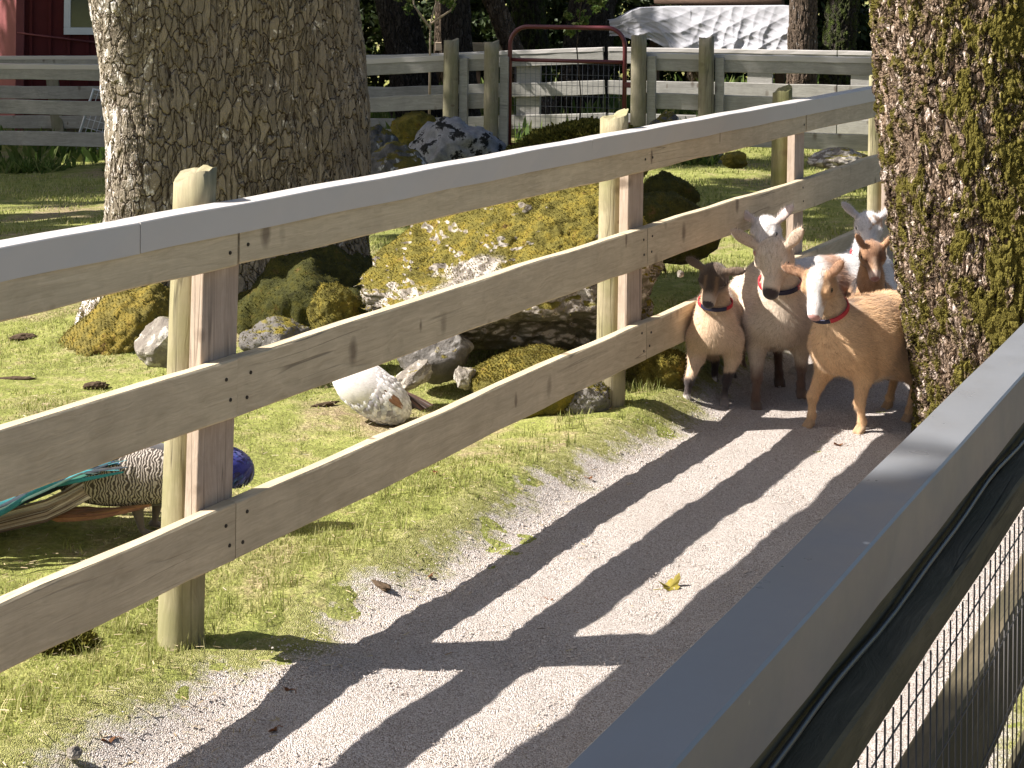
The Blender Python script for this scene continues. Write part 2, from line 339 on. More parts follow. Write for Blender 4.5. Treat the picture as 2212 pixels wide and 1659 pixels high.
# ------------------------------------------------------------------ ground
def mk_ground():
    b = NB('lawn_soil'); v = b.co()
    n1 = b.noise(v, 1.1, 5, .62); n2 = b.noise(v, 9, 5, .65); n3 = b.noise(v, 70, 4, .7)
    gcol = b.ramp(n2, [(.3, (.17, .18, .045)), (.5, (.28, .30, .08)), (.7, (.42, .39, .15))])
    dry = b.ramp(n3, [(.3, (.20, .14, .085)), (.55, (.36, .28, .17)), (.75, (.52, .43, .30))])
    c = b.mix(b.mr(b.mth('ADD', b.mth('MULTIPLY', n1, .7), b.mth('MULTIPLY', n2, .3)), .5, .62), gcol, dry)
    c = b.mix(b.mr(n3, .3, .6, .5, 0), c, (.07, .055, .03))
    b.bump(b.mth('ADD', n2, n3), .02, .8); return b.fin(c, .95, .1)
def mk_gravel():
    b = NB('fine_gravel'); v = b.co()
    cc = b.vor(v, 310, 'F1', 'Color'); d = b.vor(v, 310, 'F1'); sp = b.n('SeparateColor'); b.put(sp.inputs[0], cc)
    c = b.ramp(sp.outputs[0], [(.0, (.30, .24, .20)), (.25, (.52, .45, .395)), (.6, (.68, .61, .56)), (1, (.82, .77, .73))])
    big = b.noise(v, 2.2, 5, .65); c = b.mix(b.mr(big, .45, .75, 0, .3), c, (.44, .36, .29))
    c = b.mix(b.mr(d, .35, .7, 0, .55), c, (.22, .18, .15))
    at_ = b.n('Attribute', attribute_name='col'); ef = b.n('RGBToBW'); b.put(ef.inputs[0], at_.outputs['Color'])
    en = b.mth('ADD', b.mth('MULTIPLY', b.noise(v, 9, 6, .7), .75), b.mth('MULTIPLY', b.noise(v, 80, 3, .7), .35))
    gm = b.mr(b.mth('SUBTRACT', b.mth('ADD', ef.outputs[0], .12), en), -.10, .12, 1, 0)
    gcol = b.ramp(b.noise(v, 60, 4, .7), [(.3, (.15, .13, .045)), (.5, (.28, .28, .09)), (.7, (.42, .37, .19))])
    c = b.mix(gm, c, gcol)
    b.bump(b.mth('ADD', b.mth('MULTIPLY', b.mth('SUBTRACT', 1.0, d), .6), b.noise(v, 40, 4, .7)), .012, .9)
    return b.fin(c, .92, .15)
M['ground'] = mk_ground(); M['gravel'] = mk_gravel()
def axis(dense0, dense1, step, far0, far1):
    a = list(np.arange(dense0, dense1, step)); s = step; x = dense1
    while x < far1: a.append(x); s *= 1.13; x += s
    a.append(far1); s = step; x = dense0 - step
    while x > far0: a.insert(0, x); s *= 1.13; x -= s
    a.insert(0, far0); return np.array(a)
gx = axis(-2.5, 2.6, .03, -400, 400); gy = axis(2.8, 9, .03, -60, 900)
XX, YY = np.meshgrid(gx, gy, indexing='ij'); ZZ = gz(XX, YY)
P0 = np.stack([XX.ravel(), YY.ravel(), ZZ.ravel()], 1)
rough = fbm(P0, 6, 3) * .008 + fbm(P0, 24, 5, 3) * .005
P0[:, 2] += rough * (np.abs(P0[:, 1]) < 40)
nx, ny = XX.shape; idx = np.arange(nx * ny).reshape(nx, ny)
Q = np.stack([idx[:-1, :-1].ravel(), idx[1:, :-1].ravel(), idx[1:, 1:].ravel(), idx[:-1, 1:].ravel()], 1)
tag(np_mesh('ground', P0, Q, M['ground'], smooth=True), kind='structure')

# fence line geometry (left fence): path-side face of rails
D = Vector((0.552, 1, 0)).normalized(); N = Vector((D.y, -D.x, 0))     # along the fence; towards the path
FA = Vector((-0.662, 4.094, 0))                                          # a point of the path-side face
def fence_s(s, off=0.0, z=0.0): return FA + D * s + N * off + Vector((0, 0, z))
ANG = math.atan2(D.y, D.x)

# path: a strip of gravel lying on the lawn
ss = np.linspace(-4.5, 26, 1000); tt = np.linspace(0, 1, 70)
edgeL = -.13 + .05 * fbm(np.stack([ss, ss * 0, ss * 0], 1), 6, 2) + .03 * fbm(np.stack([ss, ss * 0, ss * 0], 1), 25, 4) + .03 * np.sin(ss * 3.1) + .015 * np.sin(ss * 7.7 + 1) + .01 * np.sin(ss * 19) + .01 * np.sin(ss * 41 + 2)
edgeR = 1.98 + .05 * np.sin(ss * 2.3 + 2) + .05 * np.sin(ss * 6.1) + .02 * np.sin(ss * 23)
edgeR = np.minimum(edgeR, 2.12)
Pp = []
for s, a, b_ in zip(ss, edgeL, edgeR):
    t = a + (b_ - a) * tt
    Pp.append(np.stack([FA.x + D.x * s + N.x * t, FA.y + D.y * s + N.y * t, t * 0], 1))
Pp = np.array(Pp).reshape(-1, 3)
tl = np.tile(tt, len(ss))
Pp[:, 2] = gz(Pp[:, 0], Pp[:, 1]) + .012 + fbm(Pp, 7, 2) * .006 + fbm(Pp, 30, 9, 3) * .004
Pp[:, 2] -= .025 * (sstep(.03, 0, tl) + sstep(.97, 1, tl))
idx = np.arange(len(ss) * len(tt)).reshape(len(ss), len(tt))
Q = np.stack([idx[:-1, :-1].ravel(), idx[:-1, 1:].ravel(), idx[1:, 1:].ravel(), idx[1:, :-1].ravel()], 1)
wid_ = np.repeat(edgeR - edgeL, len(tt)); ed = np.clip(np.minimum(tl, (1 - tl)) * wid_ / .46, 0, 1)
Pp[:, 2] -= .010 * (1 - ed)
tag(np_mesh('gravel_path', Pp, Q, M['gravel'], smooth=True, cols=np.stack([ed, ed, ed], 1)), kind='structure')
t2_ = np.linspace(2.5, 6.5, 40); s2_ = np.linspace(-7, 20, 160); Sg, Tg = np.meshgrid(s2_, t2_, indexing='ij')
vp = np.stack([(FA.x + D.x * Sg + N.x * Tg).ravel(), (FA.y + D.y * Sg + N.y * Tg).ravel(), Sg.ravel() * 0], 1); vp[:, 2] = gz(vp[:, 0], vp[:, 1]) + .03
idx = np.arange(160 * 40).reshape(160, 40); Q = np.stack([idx[:-1, :-1].ravel(), idx[:-1, 1:].ravel(), idx[1:, 1:].ravel(), idx[1:, :-1].ravel()], 1)
tag(np_mesh('unseen_visitor_path', vp, Q, mat_plain('dim_bounce_earth', (.17, .13, .095), .95, .1, 0, .3, 12, .01), smooth=True), kind='structure')  # unseen ground added by the viewer, dark to cut bounce on the near cap
def frame(x, y):
    """along / across coordinates of the fence line"""
    dx = x - FA.x; dy = y - FA.y
    return dx * D.x + dy * D.y, dx * N.x + dy * N.y

# gravel chips
def scatter(tV, tF, pos, scl, rotz, tilt=None, sclz=None):
    n = len(pos); tV = np.asarray(tV, float); k = len(tV)
    V = np.repeat(tV[None], n, 0) * scl[:, None, None]
    if sclz is not None: V[:, :, 2] *= sclz[:, None]
    if tilt is not None:
        c, s = np.cos(tilt)[:, None], np.sin(tilt)[:, None]; y, z = V[:, :, 1].copy(), V[:, :, 2].copy()
        V[:, :, 1] = y * c - z * s; V[:, :, 2] = y * s + z * c
    c, s = np.cos(rotz)[:, None], np.sin(rotz)[:, None]; x, y = V[:, :, 0].copy(), V[:, :, 1].copy()
    V[:, :, 0] = x * c - y * s; V[:, :, 1] = x * s + y * c
    V += pos[:, None, :]
    Fq = np.asarray(tF)[None] + (np.arange(n) * k)[:, None, None]
    return V.reshape(-1, 3), Fq.reshape(-1, np.asarray(tF).shape[1])
oct_V = [(1, 0, 0), (-.8, .1, 0), (.1, .75, 0), (-.1, -.8, .05), (0, 0, .55), (0, 0, -.55)]
oct_F = [(0, 2, 4), (2, 1, 4), (1, 3, 4), (3, 0, 4), (2, 0, 5), (1, 2, 5), (3, 1, 5), (0, 3, 5)]
n = 100000
s = -1.6 + 9.5 * rng.random(n) ** 1.5; t = -.12 + rng.random(n) * 1.85
t = np.where((rng.random(n) < .04) | (t < .02), rng.normal(.16, .07, n), t)
x = FA.x + D.x * s + N.x * t; y = FA.y + D.y * s + N.y * t
keep = (y > 3.0) & (x > -1.6); x, y, s = x[keep], y[keep], s[keep]
kk = rng.random(len(x)) < np.clip((t[keep] + .03) / .36, .0, 1) ** 1.4; x, y = x[kk], y[kk]
pos = np.stack([x, y, gz(x, y) + .012], 1)
pos[:, 2] += fbm(pos, 7, 2) * .006
V, Fc = scatter(oct_V, oct_F, pos, rng.uniform(.0014, .0042, len(x)) * (1 + .5 * (rng.random(len(x)) < .08)), rng.random(len(x)) * 6.3, rng.normal(0, .4, len(x)))
tag(np_mesh('gravel_chips', V, Fc, M['pebble']), 'pale fine gravel chips loose on the sunlit path', 'gravel', kind='stuff')

# lawn blades
bl_V = [(-.5, 0, 0), (.5, 0, 0), (-.32, .18, .55), (.32, .18, .55), (0, .62, 1)]
bl_F3 = [(0, 1, 3), (0, 3, 2), (2, 3, 4)]
def lawn(n, ymin, ymax, hmin, hmax, wid, power=1.0):
    y = ymin + (ymax - ymin) * rng.random(n) ** power
    x = (rng.random(n) * 2 - 1) * (y * .325 + .25)
    s_, t_ = frame(x, y)
    g = fbm(np.stack([x, y, x * 0], 1), 1.5, 4, 3); g2 = fbm(np.stack([x, y, x * 0], 1), 7, 8, 3)
    edge = np.clip((.14 - t_ + .07 * g2 + .05 * g) / .34, 0, 1) ** 1.3
    farR = (t_ > 1.93 + .1 * g) & (t_ < 2.25) & (y > 3)
    pr = np.clip(.62 + 1.1 * g + .5 * g2, .05, 1) * edge
    pr = np.where(farR, .8, pr)
    k = rng.random(n) < pr; x, y, g = x[k], y[k], g[k]
    pos = np.stack([x, y, gz(x, y) - .002], 1); m = len(x)
    h = rng.uniform(hmin, hmax, m) * (1 + .25 * np.clip(g, -1, 1))
    V = np.repeat(np.asarray(bl_V, float)[None], m, 0)
    bend = rng.uniform(.3, 1.3, m)
    V[:, :, 0] *= wid; V[:, :, 1] *= (h * bend)[:, None]; V[:, :, 2] *= h[:, None]
    r = rng.random(m) * 6.283; c, s2 = np.cos(r)[:, None], np.sin(r)[:, None]; X_, Y_ = V[:, :, 0].copy(), V[:, :, 1].copy()
    V[:, :, 0] = X_ * c - Y_ * s2; V[:, :, 1] = X_ * s2 + Y_ * c; V += pos[:, None]
    Fq = np.asarray(bl_F3)[None] + (np.arange(m) * 5)[:, None, None]
    return V.reshape(-1, 3), Fq.reshape(-1, 3)
def joinVF(parts):
    Vs, Fs, o = [], [], 0
    for V, F_ in parts: Vs.append(V); Fs.append(F_ + o); o += len(V)
    return np.concatenate(Vs), np.concatenate(Fs)
V, Fc = joinVF([lawn(210000, 3.1, 5.6, .005, .015, .0026), lawn(150000, 5.2, 9.5, .006, .018, .0042), lawn(70000, 9, 17, .016, .038, .009)])
tag(np_mesh('lawn_grass', V, Fc, M['grass']), 'short yellow green lawn grass and moss between path and trees', 'grass', kind='stuff')
nc = 420; cy_ = 3.2 + 7.5 * rng.random(nc) ** 1.4; cx_ = (rng.random(nc) * 2 - 1) * (cy_ * .32 + .2); ct = frame(cx_, cy_)
onf = rng.random(nc) < .45; sf_ = rng.uniform(-1.2, 6.5, nc); tf_ = rng.normal(-.13, .06, nc); cx_ = np.where(onf, FA.x + D.x * sf_ + N.x * tf_, cx_); cy_ = np.where(onf, FA.y + D.y * sf_ + N.y * tf_, cy_)
kk = frame(cx_, cy_)[1] < .05; cx_, cy_ = cx_[kk], cy_[kk]; m = len(cx_) * 16
pos = np.stack([np.repeat(cx_, 16) + rng.normal(0, .018, m), np.repeat(cy_, 16) + rng.normal(0, .018, m), np.zeros(m)], 1); pos[:, 2] = gz(pos[:, 0], pos[:, 1])
Vt_ = np.repeat(np.asarray(bl_V, float)[None], m, 0); hh_ = rng.uniform(.015, .05, m) * np.repeat(rng.uniform(.6, 1.4, len(cx_)), 16); Vt_[:, :, 0] *= .0032; Vt_[:, :, 1] *= (hh_ * rng.uniform(.3, 1.2, m))[:, None]; Vt_[:, :, 2] *= hh_[:, None]
r_ = rng.random(m) * 6.283; c_, s2_ = np.cos(r_)[:, None], np.sin(r_)[:, None]; X_, Y_ = Vt_[:, :, 0].copy(), Vt_[:, :, 1].copy(); Vt_[:, :, 0] = X_ * c_ - Y_ * s2_; Vt_[:, :, 1] = X_ * s2_ + Y_ * c_; Vt_ += pos[:, None]
tag(np_mesh('grass_tufts', Vt_.reshape(-1, 3), (np.asarray(bl_F3)[None] + (np.arange(m) * 5)[:, None, None]).reshape(-1, 3), M['grass']), 'longer grass tufts scattered along the rail fence and lawn', 'grass', kind='stuff')
n = 9000; y = 3.1 + 6 * rng.random(n) ** 1.5; x = (rng.random(n) * 2 - 1) * (y * .33 + .2); s_, t_ = frame(x, y)
k = (t_ < .28) | (rng.random(n) < .07); x, y = x[k], y[k]
pos = np.stack([x, y, gz(x, y) + .014], 1)
V, Fc = scatter([(-1, -.12, 0), (1, -.08, .05), (.9, .12, .1), (-.9, .1, .03)], [(0, 1, 2), (0, 2, 3)], pos, rng.uniform(.004, .013, len(x)), rng.random(len(x)) * 6.3, rng.normal(0, .35, len(x)))
tag(np_mesh('leaf_litter', V, Fc, M['straw']), 'dry straw coloured litter scattered over the lawn edge', 'leaf litter', kind='stuff')

# ------------------------------------------------------------------ fences
def rail_obj(name, s0, s1, z0, z1, off, thick, mat, parent, base=None, d=None, n_=None, dz0=0.0, dz1=0.0, bev=.004, face=0.0):
    """a board from s0 to s1 along a fence; its path-side face at offset off"""
    base = base or FA; d = d or D; n_ = n_ or N
    L = s1 - s0; bm = bmesh.new(); rings = []; ns = max(2, int(L / .16)); k1, k2, k3 = random.random() * 6, random.random() * 6, random.random() * 6
    for i in range(ns + 1):
        x = L * i / ns; e = math.sin(math.pi * i / ns); wz = .0035 * math.sin(x * 2.6 + k1) * e + .0012 * math.sin(x * 11 + k2); wy = .0025 * math.sin(x * 3.1 + k3) * e; wt = .0015 * math.sin(x * 7 + k1)
        bb_ = bev * (1 + .5 * math.sin(x * 13 + k3))
        rings.append([bm.verts.new((x, y_ + wy, z_ + wz + (wt if z_ > (z0 + z1) / 2 else -wt * .6))) for y_, z_ in ((0, z0 + bb_), (bb_, z0), (thick - bb_, z0), (thick, z0 + bb_), (thick, z1 - bb_), (thick - bb_, z1), (bb_, z1), (0, z1 - bb_))])
    for a_, b_ in zip(rings, rings[1:]):
        for k in range(8): bm.faces.new((a_[k], b_[k], b_[(k + 1) % 8], a_[(k + 1) % 8]))
    bm.faces.new(rings[0]); bm.faces.new(rings[-1][::-1]); bmesh.ops.recalc_face_normals(bm, faces=bm.faces)
    o = bm_obj(name, bm, mat, parent)
    p = base + d * s0 + n_ * off
    o.location = (p.x, p.y, dz0 + p.z); o.rotation_euler = (0, -math.atan2(dz1 - dz0, L), math.atan2(d.y, d.x))
    return o
def round_post(name, p, r, z0, z1, mat, parent, lean=(0, 0), cut=0.0, cutdir=(1, 0), notch=True, n=28, seed=0):
    bm = bmesh.new(); rs = random.Random(seed); rings = []
    zs = [z0 + (z1 - z0) * i / 14 for i in range(15)]
    ph = [rs.random() * 6.3 for _ in range(4)]
    for i, z in enumerate(zs):
        ring = []
        for k in range(n):
            a = 2 * math.pi * k / n; q = z - z0
            rr = r * (1 + .035 * math.sin(2 * a + ph[0] + q) + .02 * math.sin(5 * a + ph[1] + 3 * q) + .012 * math.sin(9 * a + ph[2]) - .035 * q)
            x, y = rr * math.cos(a), rr * math.sin(a); zz = z
            if i == len(zs) - 1:
                zz += .007 * math.sin(2 * a + ph[3]) + .0035 * math.sin(5 * a + ph[2]) + .002 * math.sin(11 * a); notch = False
                zz += cut * (x * cutdir[0] + y * cutdir[1]) / r
                if notch: zz += .003 * math.sin(7 * a + ph[3]) + .002 * math.sin(15 * a)
            ring.append(bm.verts.new((x + lean[0] * (zz - z0), y + lean[1] * (zz - z0), zz)))
        rings.append(ring)
    for a, b in zip(rings, rings[1:]):
        for k in range(n):
            f = bm.faces.new((a[k], a[(k + 1) % n], b[(k + 1) % n], b[k])); f.smooth = True
    c = bm.verts.new((lean[0] * (z1 - z0), lean[1] * (z1 - z0), z1 - .004))
    for k in range(n): bm.faces.new((rings[-1][k], rings[-1][(k + 1) % n], c))
    bm.faces.new(rings[0][::-1])
    o = bm_obj(name, bm, mat, parent); o.location = p
    o.rotation_euler = (0, 0, 0); return o

# left fence, between lawn and path ------------------------------------------------
lf = empty('rail_fence', fence_s(0, -.1), 'weathered three rail wooden fence with pale metal cap along the gravel path', 'fence')
lf.location = (0, 0, 0)
def s_at(px, py, z):
    """along-fence position of the path-side face at a photo pixel column"""
    d = at(px, py, 1.0); k = d.x
    return ((k * FA.y - FA.x)) / (D.x - k * D.y) if True else 0
RAILS = [(.192, .337), (.553, .702), (.927, 1.066)]
PXJ = [515, 1398, 1738, 1940]                       # photo columns where the boards meet
SJ = [s_at(px, 600, .6) for px in PXJ]
SJ = [SJ[0] - 2.45] + SJ
SJ.append(SJ[-1] + 2.4); SJ.append(SJ[-1] + 2.4)
for zi, (z0, z1) in enumerate(RAILS):
    for k in range(len(SJ) - 1):
        wob = [.004 * math.sin(3.3 * k + zi * 2.1), .004 * math.sin(3.3 * (k + 1) + zi * 2.1)]
        o = rail_obj('rail', SJ[k] + .0018, SJ[k + 1] - .0018, z0, z1, 0, .038, M['rail'], lf, dz0=wob[0], dz1=wob[1])
        if k in (0, 1, 2):
            for e, sg in ((0, 1), (SJ[k + 1] - SJ[k], -1)):
                if k == 0 and e == 0: continue
                for q in range(2):
                    bm = bmesh.new()
                    bmesh.ops.create_cone(bm, cap_ends=True, segments=10, radius1=.0052, radius2=.0046, depth=.003)
                    c = bm_obj('screw', bm, M['screw'], o)
                    c.location = (e + sg * (.025 + .018 * random.random() + (.01 if q else 0)), -.0008, z0 + (z1 - z0) * (.30 if q == 0 else .72) + random.uniform(-.008, .008)); c.rotation_euler = (R(90), 0, 0)
# cap flashing: folded sheet over the top rail
def cap_piece(s0, s1, parent, base, d, n_, mat, zt, w=.066, drop=.072, back=.05, over=.0075, dz0=0.0, dz1=0.0):
    L = s1 - s0; bm = bmesh.new(); th = .0022
    seg = max(2, int(L / .12)); prof = [(-over, zt - drop), (-over, zt - .0025), (-over + .0025, zt), (w - .0025, zt), (w, zt - .0025), (w, zt - back)]
    inner = [(a + (th if a < w / 2 else -th), b - (0 if i in (0, 5) else th)) for i, (a, b) in enumerate(prof)]
    loop = prof + inner[::-1]; rings = []
    for i in range(seg + 1):
        x = L * i / seg; wv = (.0018 * math.sin(i * 1.9 + s0) + .0012 * math.sin(i * 4.7)) * (.35 if L > 6 else 1)
        rings.append([bm.verts.new((x, a + (wv if b < zt - .01 else 0), b + .0012 * math.sin(i * 1.3) * (.4 if L > 6 else 1))) for a, b in loop])
    m = len(loop)
    for a, b in zip(rings, rings[1:]):
        for k in range(m): bm.faces.new((a[k], a[(k + 1) % m], b[(k + 1) % m], b[k]))
    bm.faces.new(rings[0][::-1]); bm.faces.new(rings[-1])
    bmesh.ops.recalc_face_normals(bm, faces=bm.faces)
    o = bm_obj('cap_flashing', bm, mat, parent); p = base + d * s0
    o.location = (p.x, p.y, p.z + dz0); o.rotation_euler = (0, -math.atan2(dz1 - dz0, L), math.atan2(d.y, d.x)); return o
capj = [SJ[0] - .2] + [s_at(px, 400, 1.05) for px in (299, 1275, 1715)] + [SJ[-1]]
for a, b in zip(capj, capj[1:]):
    if b > a: cap_piece(a + .0012, b - .0012, lf, FA, D, N, M['metal_cap'], 1.086)
# posts: a flat board against the rails and a round post behind it
for k, (sp, lean, ztop, rp) in enumerate([(SJ[1] - .030, .030, 1.155, .056), (SJ[2] - .030, .012, 1.135, .056), (SJ[3] + .015, .02, 1.13, .052), (SJ[4] - .02, .012, 1.13, .05), (SJ[5], 0, 1.12, .05), (SJ[0] - .075, .0, 1.13, .056)]):
    bm = bmesh.new(); zb = .17 if k < 2 else -.05
    box_bm(bm, -.07, .07, 0, .038, zb, 1.06, .003)
    for v in bm.verts: v.co.x += lean * (v.co.z - .6) + .004
    o = bm_obj('post_board', bm, M['board'], lf); p = fence_s(sp, -.0405)
    o.location = p; o.rotation_euler = (0, 0, ANG)
    p = fence_s(sp + .004, -.0785 - rp - .004)
    zg = float(gz(p.x, p.y)) - .1
    p = p - Vector((lean * .6 * D.x, lean * .6 * D.y, 0))
    round_post('post', (p.x, p.y, 0), rp, zg, ztop, M['post_green'] if k == 2 else M['post'], lf, lean=(lean * D.x, lean * D.y), cut=.022, cutdir=(.8, .3), seed=k + 3)

# right fence, close to the viewer -------------------------------------------------
ND = Vector((0.527, 1, 0)).normalized(); NN = Vector((ND.y, -ND.x, 0))
NA = Vector((0.045, 1.175, 0))                       # path-side top edge of the cap
nf = empty('rail_fence', (0, 0, 0), 'shaded grey capped fence with wire mesh close by', 'fence')
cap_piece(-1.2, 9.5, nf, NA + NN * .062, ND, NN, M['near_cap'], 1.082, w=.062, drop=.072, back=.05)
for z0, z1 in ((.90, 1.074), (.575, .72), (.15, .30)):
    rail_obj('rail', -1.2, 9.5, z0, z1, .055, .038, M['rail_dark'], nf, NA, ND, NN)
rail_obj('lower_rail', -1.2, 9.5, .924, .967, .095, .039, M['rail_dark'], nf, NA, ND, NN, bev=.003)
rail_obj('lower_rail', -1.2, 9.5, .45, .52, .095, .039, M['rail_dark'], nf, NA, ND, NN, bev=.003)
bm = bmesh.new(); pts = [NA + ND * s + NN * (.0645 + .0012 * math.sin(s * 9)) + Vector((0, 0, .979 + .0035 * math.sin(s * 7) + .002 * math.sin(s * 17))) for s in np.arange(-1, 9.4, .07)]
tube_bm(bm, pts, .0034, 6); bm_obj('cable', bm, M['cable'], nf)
bm = bmesh.new()
for s in np.arange(-.3, 4.2, .0315):
    p = NA + ND * s + NN * .0975; j = .0012 * math.sin(s * 91)
    tube_bm(bm, [p + Vector((0, 0, .93)), p + Vector((j, 0, .5)), p + Vector((0, 0, .12))], .0011, 5)
for z in (.905, .80, .695, .59, .485, .38, .275):
    tube_bm(bm, [NA + ND * s + NN * .0995 + Vector((0, 0, z + .002 * math.sin(s * 11 + z * 9))) for s in np.arange(-.3, 4.2, .08)], .0010, 5)
bm_obj('wire_mesh', bm, M['wire'], nf)
for s in (3.3, 5.8, 8.2):
    p = NA + ND * s - NN * .06
    round_post('post', (p.x, p.y, 0), .055, -.1, 1.05, M['post_green'], nf, seed=int(s * 7))

# ------------------------------------------------------------------ trees
def trunk_mesh(name, path, rad, mat, parent, nth=300, nz=240, flare=None, lobes=(), loc=(0, 0, 0), a0=0, a1=2 * math.pi, wob=.02, seed=0):
    """path: list of (x,y,z); rad: per point. Dense grid for real bark displacement."""
    path = np.array(path, float); rad = np.array(rad, float); tz = np.linspace(0, 1, len(path))
    t = np.linspace(0, 1, nz); cx = np.interp(t, tz, path[:, 0]); cy = np.interp(t, tz, path[:, 1]); cz = np.interp(t, tz, path[:, 2])
    # smooth the centre line
    for arr in (cx, cy):
        k = max(1, nz // 12); ker = np.ones(2 * k + 1) / (2 * k + 1); arr[:] = np.convolve(np.pad(arr, k, 'edge'), ker, 'valid')
    rr = np.interp(t, tz, rad)
    th = np.linspace(a0, a1, nth, endpoint=False)
    TH, T = np.meshgrid(th, t, indexing='ij')
    RR = np.repeat(rr[None], nth, 0)
    for (ang, width, amp, t0) in lobes:            # root flares and ridges: fade out above t0
        dd = np.angle(np.exp(1j * (TH - ang))); RR = RR * (1 + amp * np.exp(-(dd / width) ** 2) * np.clip(1 - T / t0, 0, 1) ** 1.6)
    Pn = np.stack([np.cos(TH).ravel(), np.sin(TH).ravel(), (T * (path[-1, 2] - path[0, 2])).ravel()], 1)
    RR = RR * (1 + wob * fbm(Pn, 2.2, seed).reshape(RR.shape) * 1.4)
    V = np.stack([(cx[None] + RR * np.cos(TH)).ravel(), (cy[None] + RR * np.sin(TH)).ravel(), np.repeat(cz[None], nth, 0).ravel()], 1)
    idx = np.arange(nth * nz).reshape(nth, nz); nxt = np.roll(idx, -1, 0)
    Q = np.stack([idx[:, :-1].ravel(), nxt[:, :-1].ravel(), nxt[:, 1:].ravel(), idx[:, 1:].ravel()], 1)
    o = np_mesh(name, V, Q, mat, parent, smooth=True); return o, V
leaf_V = [(-.5, 0, 0), (0, -.3, .06), (.5, 0, 0), (0, .3, .06)]
leaf_F = [(0, 1, 2), (0, 2, 3)]
def leaf_cloud(centers, radii, n, size, mat, name, parent, flat=1.0):
    """small leaf faces in clumps: many sub-clumps inside each given blob"""
    Vs = []
    pos = []
    for c, r in zip(centers, radii):
        m = max(6, int(n * r ** 2 / sum(q ** 2 for q in radii) / 60))
        d = rng.normal(size=(m, 3)); d /= np.linalg.norm(d, axis=1)[:, None]
        sub = np.array(c) + d * (r * rng.random((m, 1)) ** .45) * np.array([1, 1, flat])
        for q in sub:
            pos.append(q + rng.normal(size=(60, 3)) * r * .13)
    pos = np.concatenate(pos); m = len(pos)
    V = np.repeat(np.array(leaf_V)[None], m, 0) * (size * rng.uniform(.6, 1.3, m))[:, None, None]
    # random orientation
    A = rng.normal(size=(m, 3)); A /= np.linalg.norm(A, axis=1)[:, None]
    B = np.cross(A, rng.normal(size=(m, 3))); B /= np.linalg.norm(B, axis=1)[:, None]; Cc = np.cross(A, B)
    V = V[:, :, 0:1] * A[:, None] + V[:, :, 1:2] * B[:, None] + V[:, :, 2:3] * Cc[:, None] + pos[:, None]
    Fq = np.asarray(leaf_F)[None] + (np.arange(m) * 4)[:, None, None]
    return np_mesh(name, V.reshape(-1, 3), Fq.reshape(-1, 3), mat, parent)
def limbs(parent, base, tips, r0, mat):
    bm = bmesh.new()
    for tp in tips:
        b = Vector(base); e = Vector(tp); mid = b.lerp(e, .5) + Vector((0, 0, .12 * (e - b).length))
        tube_bm(bm, [b, b.lerp(mid, .5), mid, mid.lerp(e, .6), e], [r0, r0 * .8, r0 * .6, r0 * .35, r0 * .12], 8)
    return bm_obj('limb', bm, mat, parent)
def tufts(Vsurf, Nsurf, n, size, mat, name, parent, prob=None, stuff=True, k=5):
    """tiny moss fronds standing on a surface"""
    p = prob / prob.sum() if prob is not None else None
    ii = rng.choice(len(Vsurf), n, p=p); pos = Vsurf[ii] + rng.normal(size=(n, 3)) * size * .5; nn = Nsurf[ii]
    pos = np.repeat(pos, k, 0); nn = np.repeat(nn, k, 0); m = len(pos)
    a = nn + rng.normal(size=(m, 3)) * .75; a /= np.linalg.norm(a, axis=1)[:, None]
    s_ = np.cross(a, rng.normal(size=(m, 3))); s_ /= np.linalg.norm(s_, axis=1)[:, None]
    h = size * rng.uniform(.5, 1.5, (m, 1)); wv = h * .33
    pos = pos + rng.normal(size=(m, 3)) * size * .3
    V = np.stack([pos - s_ * wv - nn * size * .3, pos + s_ * wv - nn * size * .3, pos + a * h + s_ * wv * .5, pos + a * h * .9 - s_ * wv * .6], 1)
    Fq = np.array([(0, 1, 2), (0, 2, 3)])[None] + (np.arange(m) * 4)[:, None, None]
    o = np_mesh(name, V.reshape(-1, 3), Fq.reshape(-1, 3), mat, parent)
    if stuff: o['kind'] = 'stuff'
    return o
def vnormals(o):
    me = o.data; a = np.zeros(len(me.vertices) * 3, np.float32); me.vertices.foreach_get('normal', a); return a.reshape(-1, 3)

# big plated tree on the left
bt = at(520, 660, 8.25); bt.z = float(gz(bt.x, bt.y))
t1 = empty('tree', bt, 'huge pale plated bark tree trunk with mossy roots behind the fence at left', 'tree')
def loc_of(px, py, Y, base): return at(px, py, Y) - base
tp = [(0, 0, -.15)] + [tuple(loc_of(px, py, bt.y, bt)) for px, py in ((522, 560), (520, 400), (515, 250), (503, 120), (488, -60))]
tp[0] = (tp[1][0], 0, -.12)
rads = [.585, .57, .56, .558, .57, .59]
top = Vector(tp[-1]); tp += [(top.x - .05, .05, 3.2), (top.x - .1, .1, 5.2)]; rads += [.64, .6]
LOB = [(R(224), R(36), .34, 40), (R(233), R(15), .12, 40), (R(282), R(38), -.09, 40), (R(200), .42, .22, .34), (R(250), .25, .18, .34), (R(285), .3, .35, .34), (R(335), .3, .5, .36), (R(140), .3, .3, .3), (R(225), .35, .10, 3), (R(178), .5, .05, 3)]
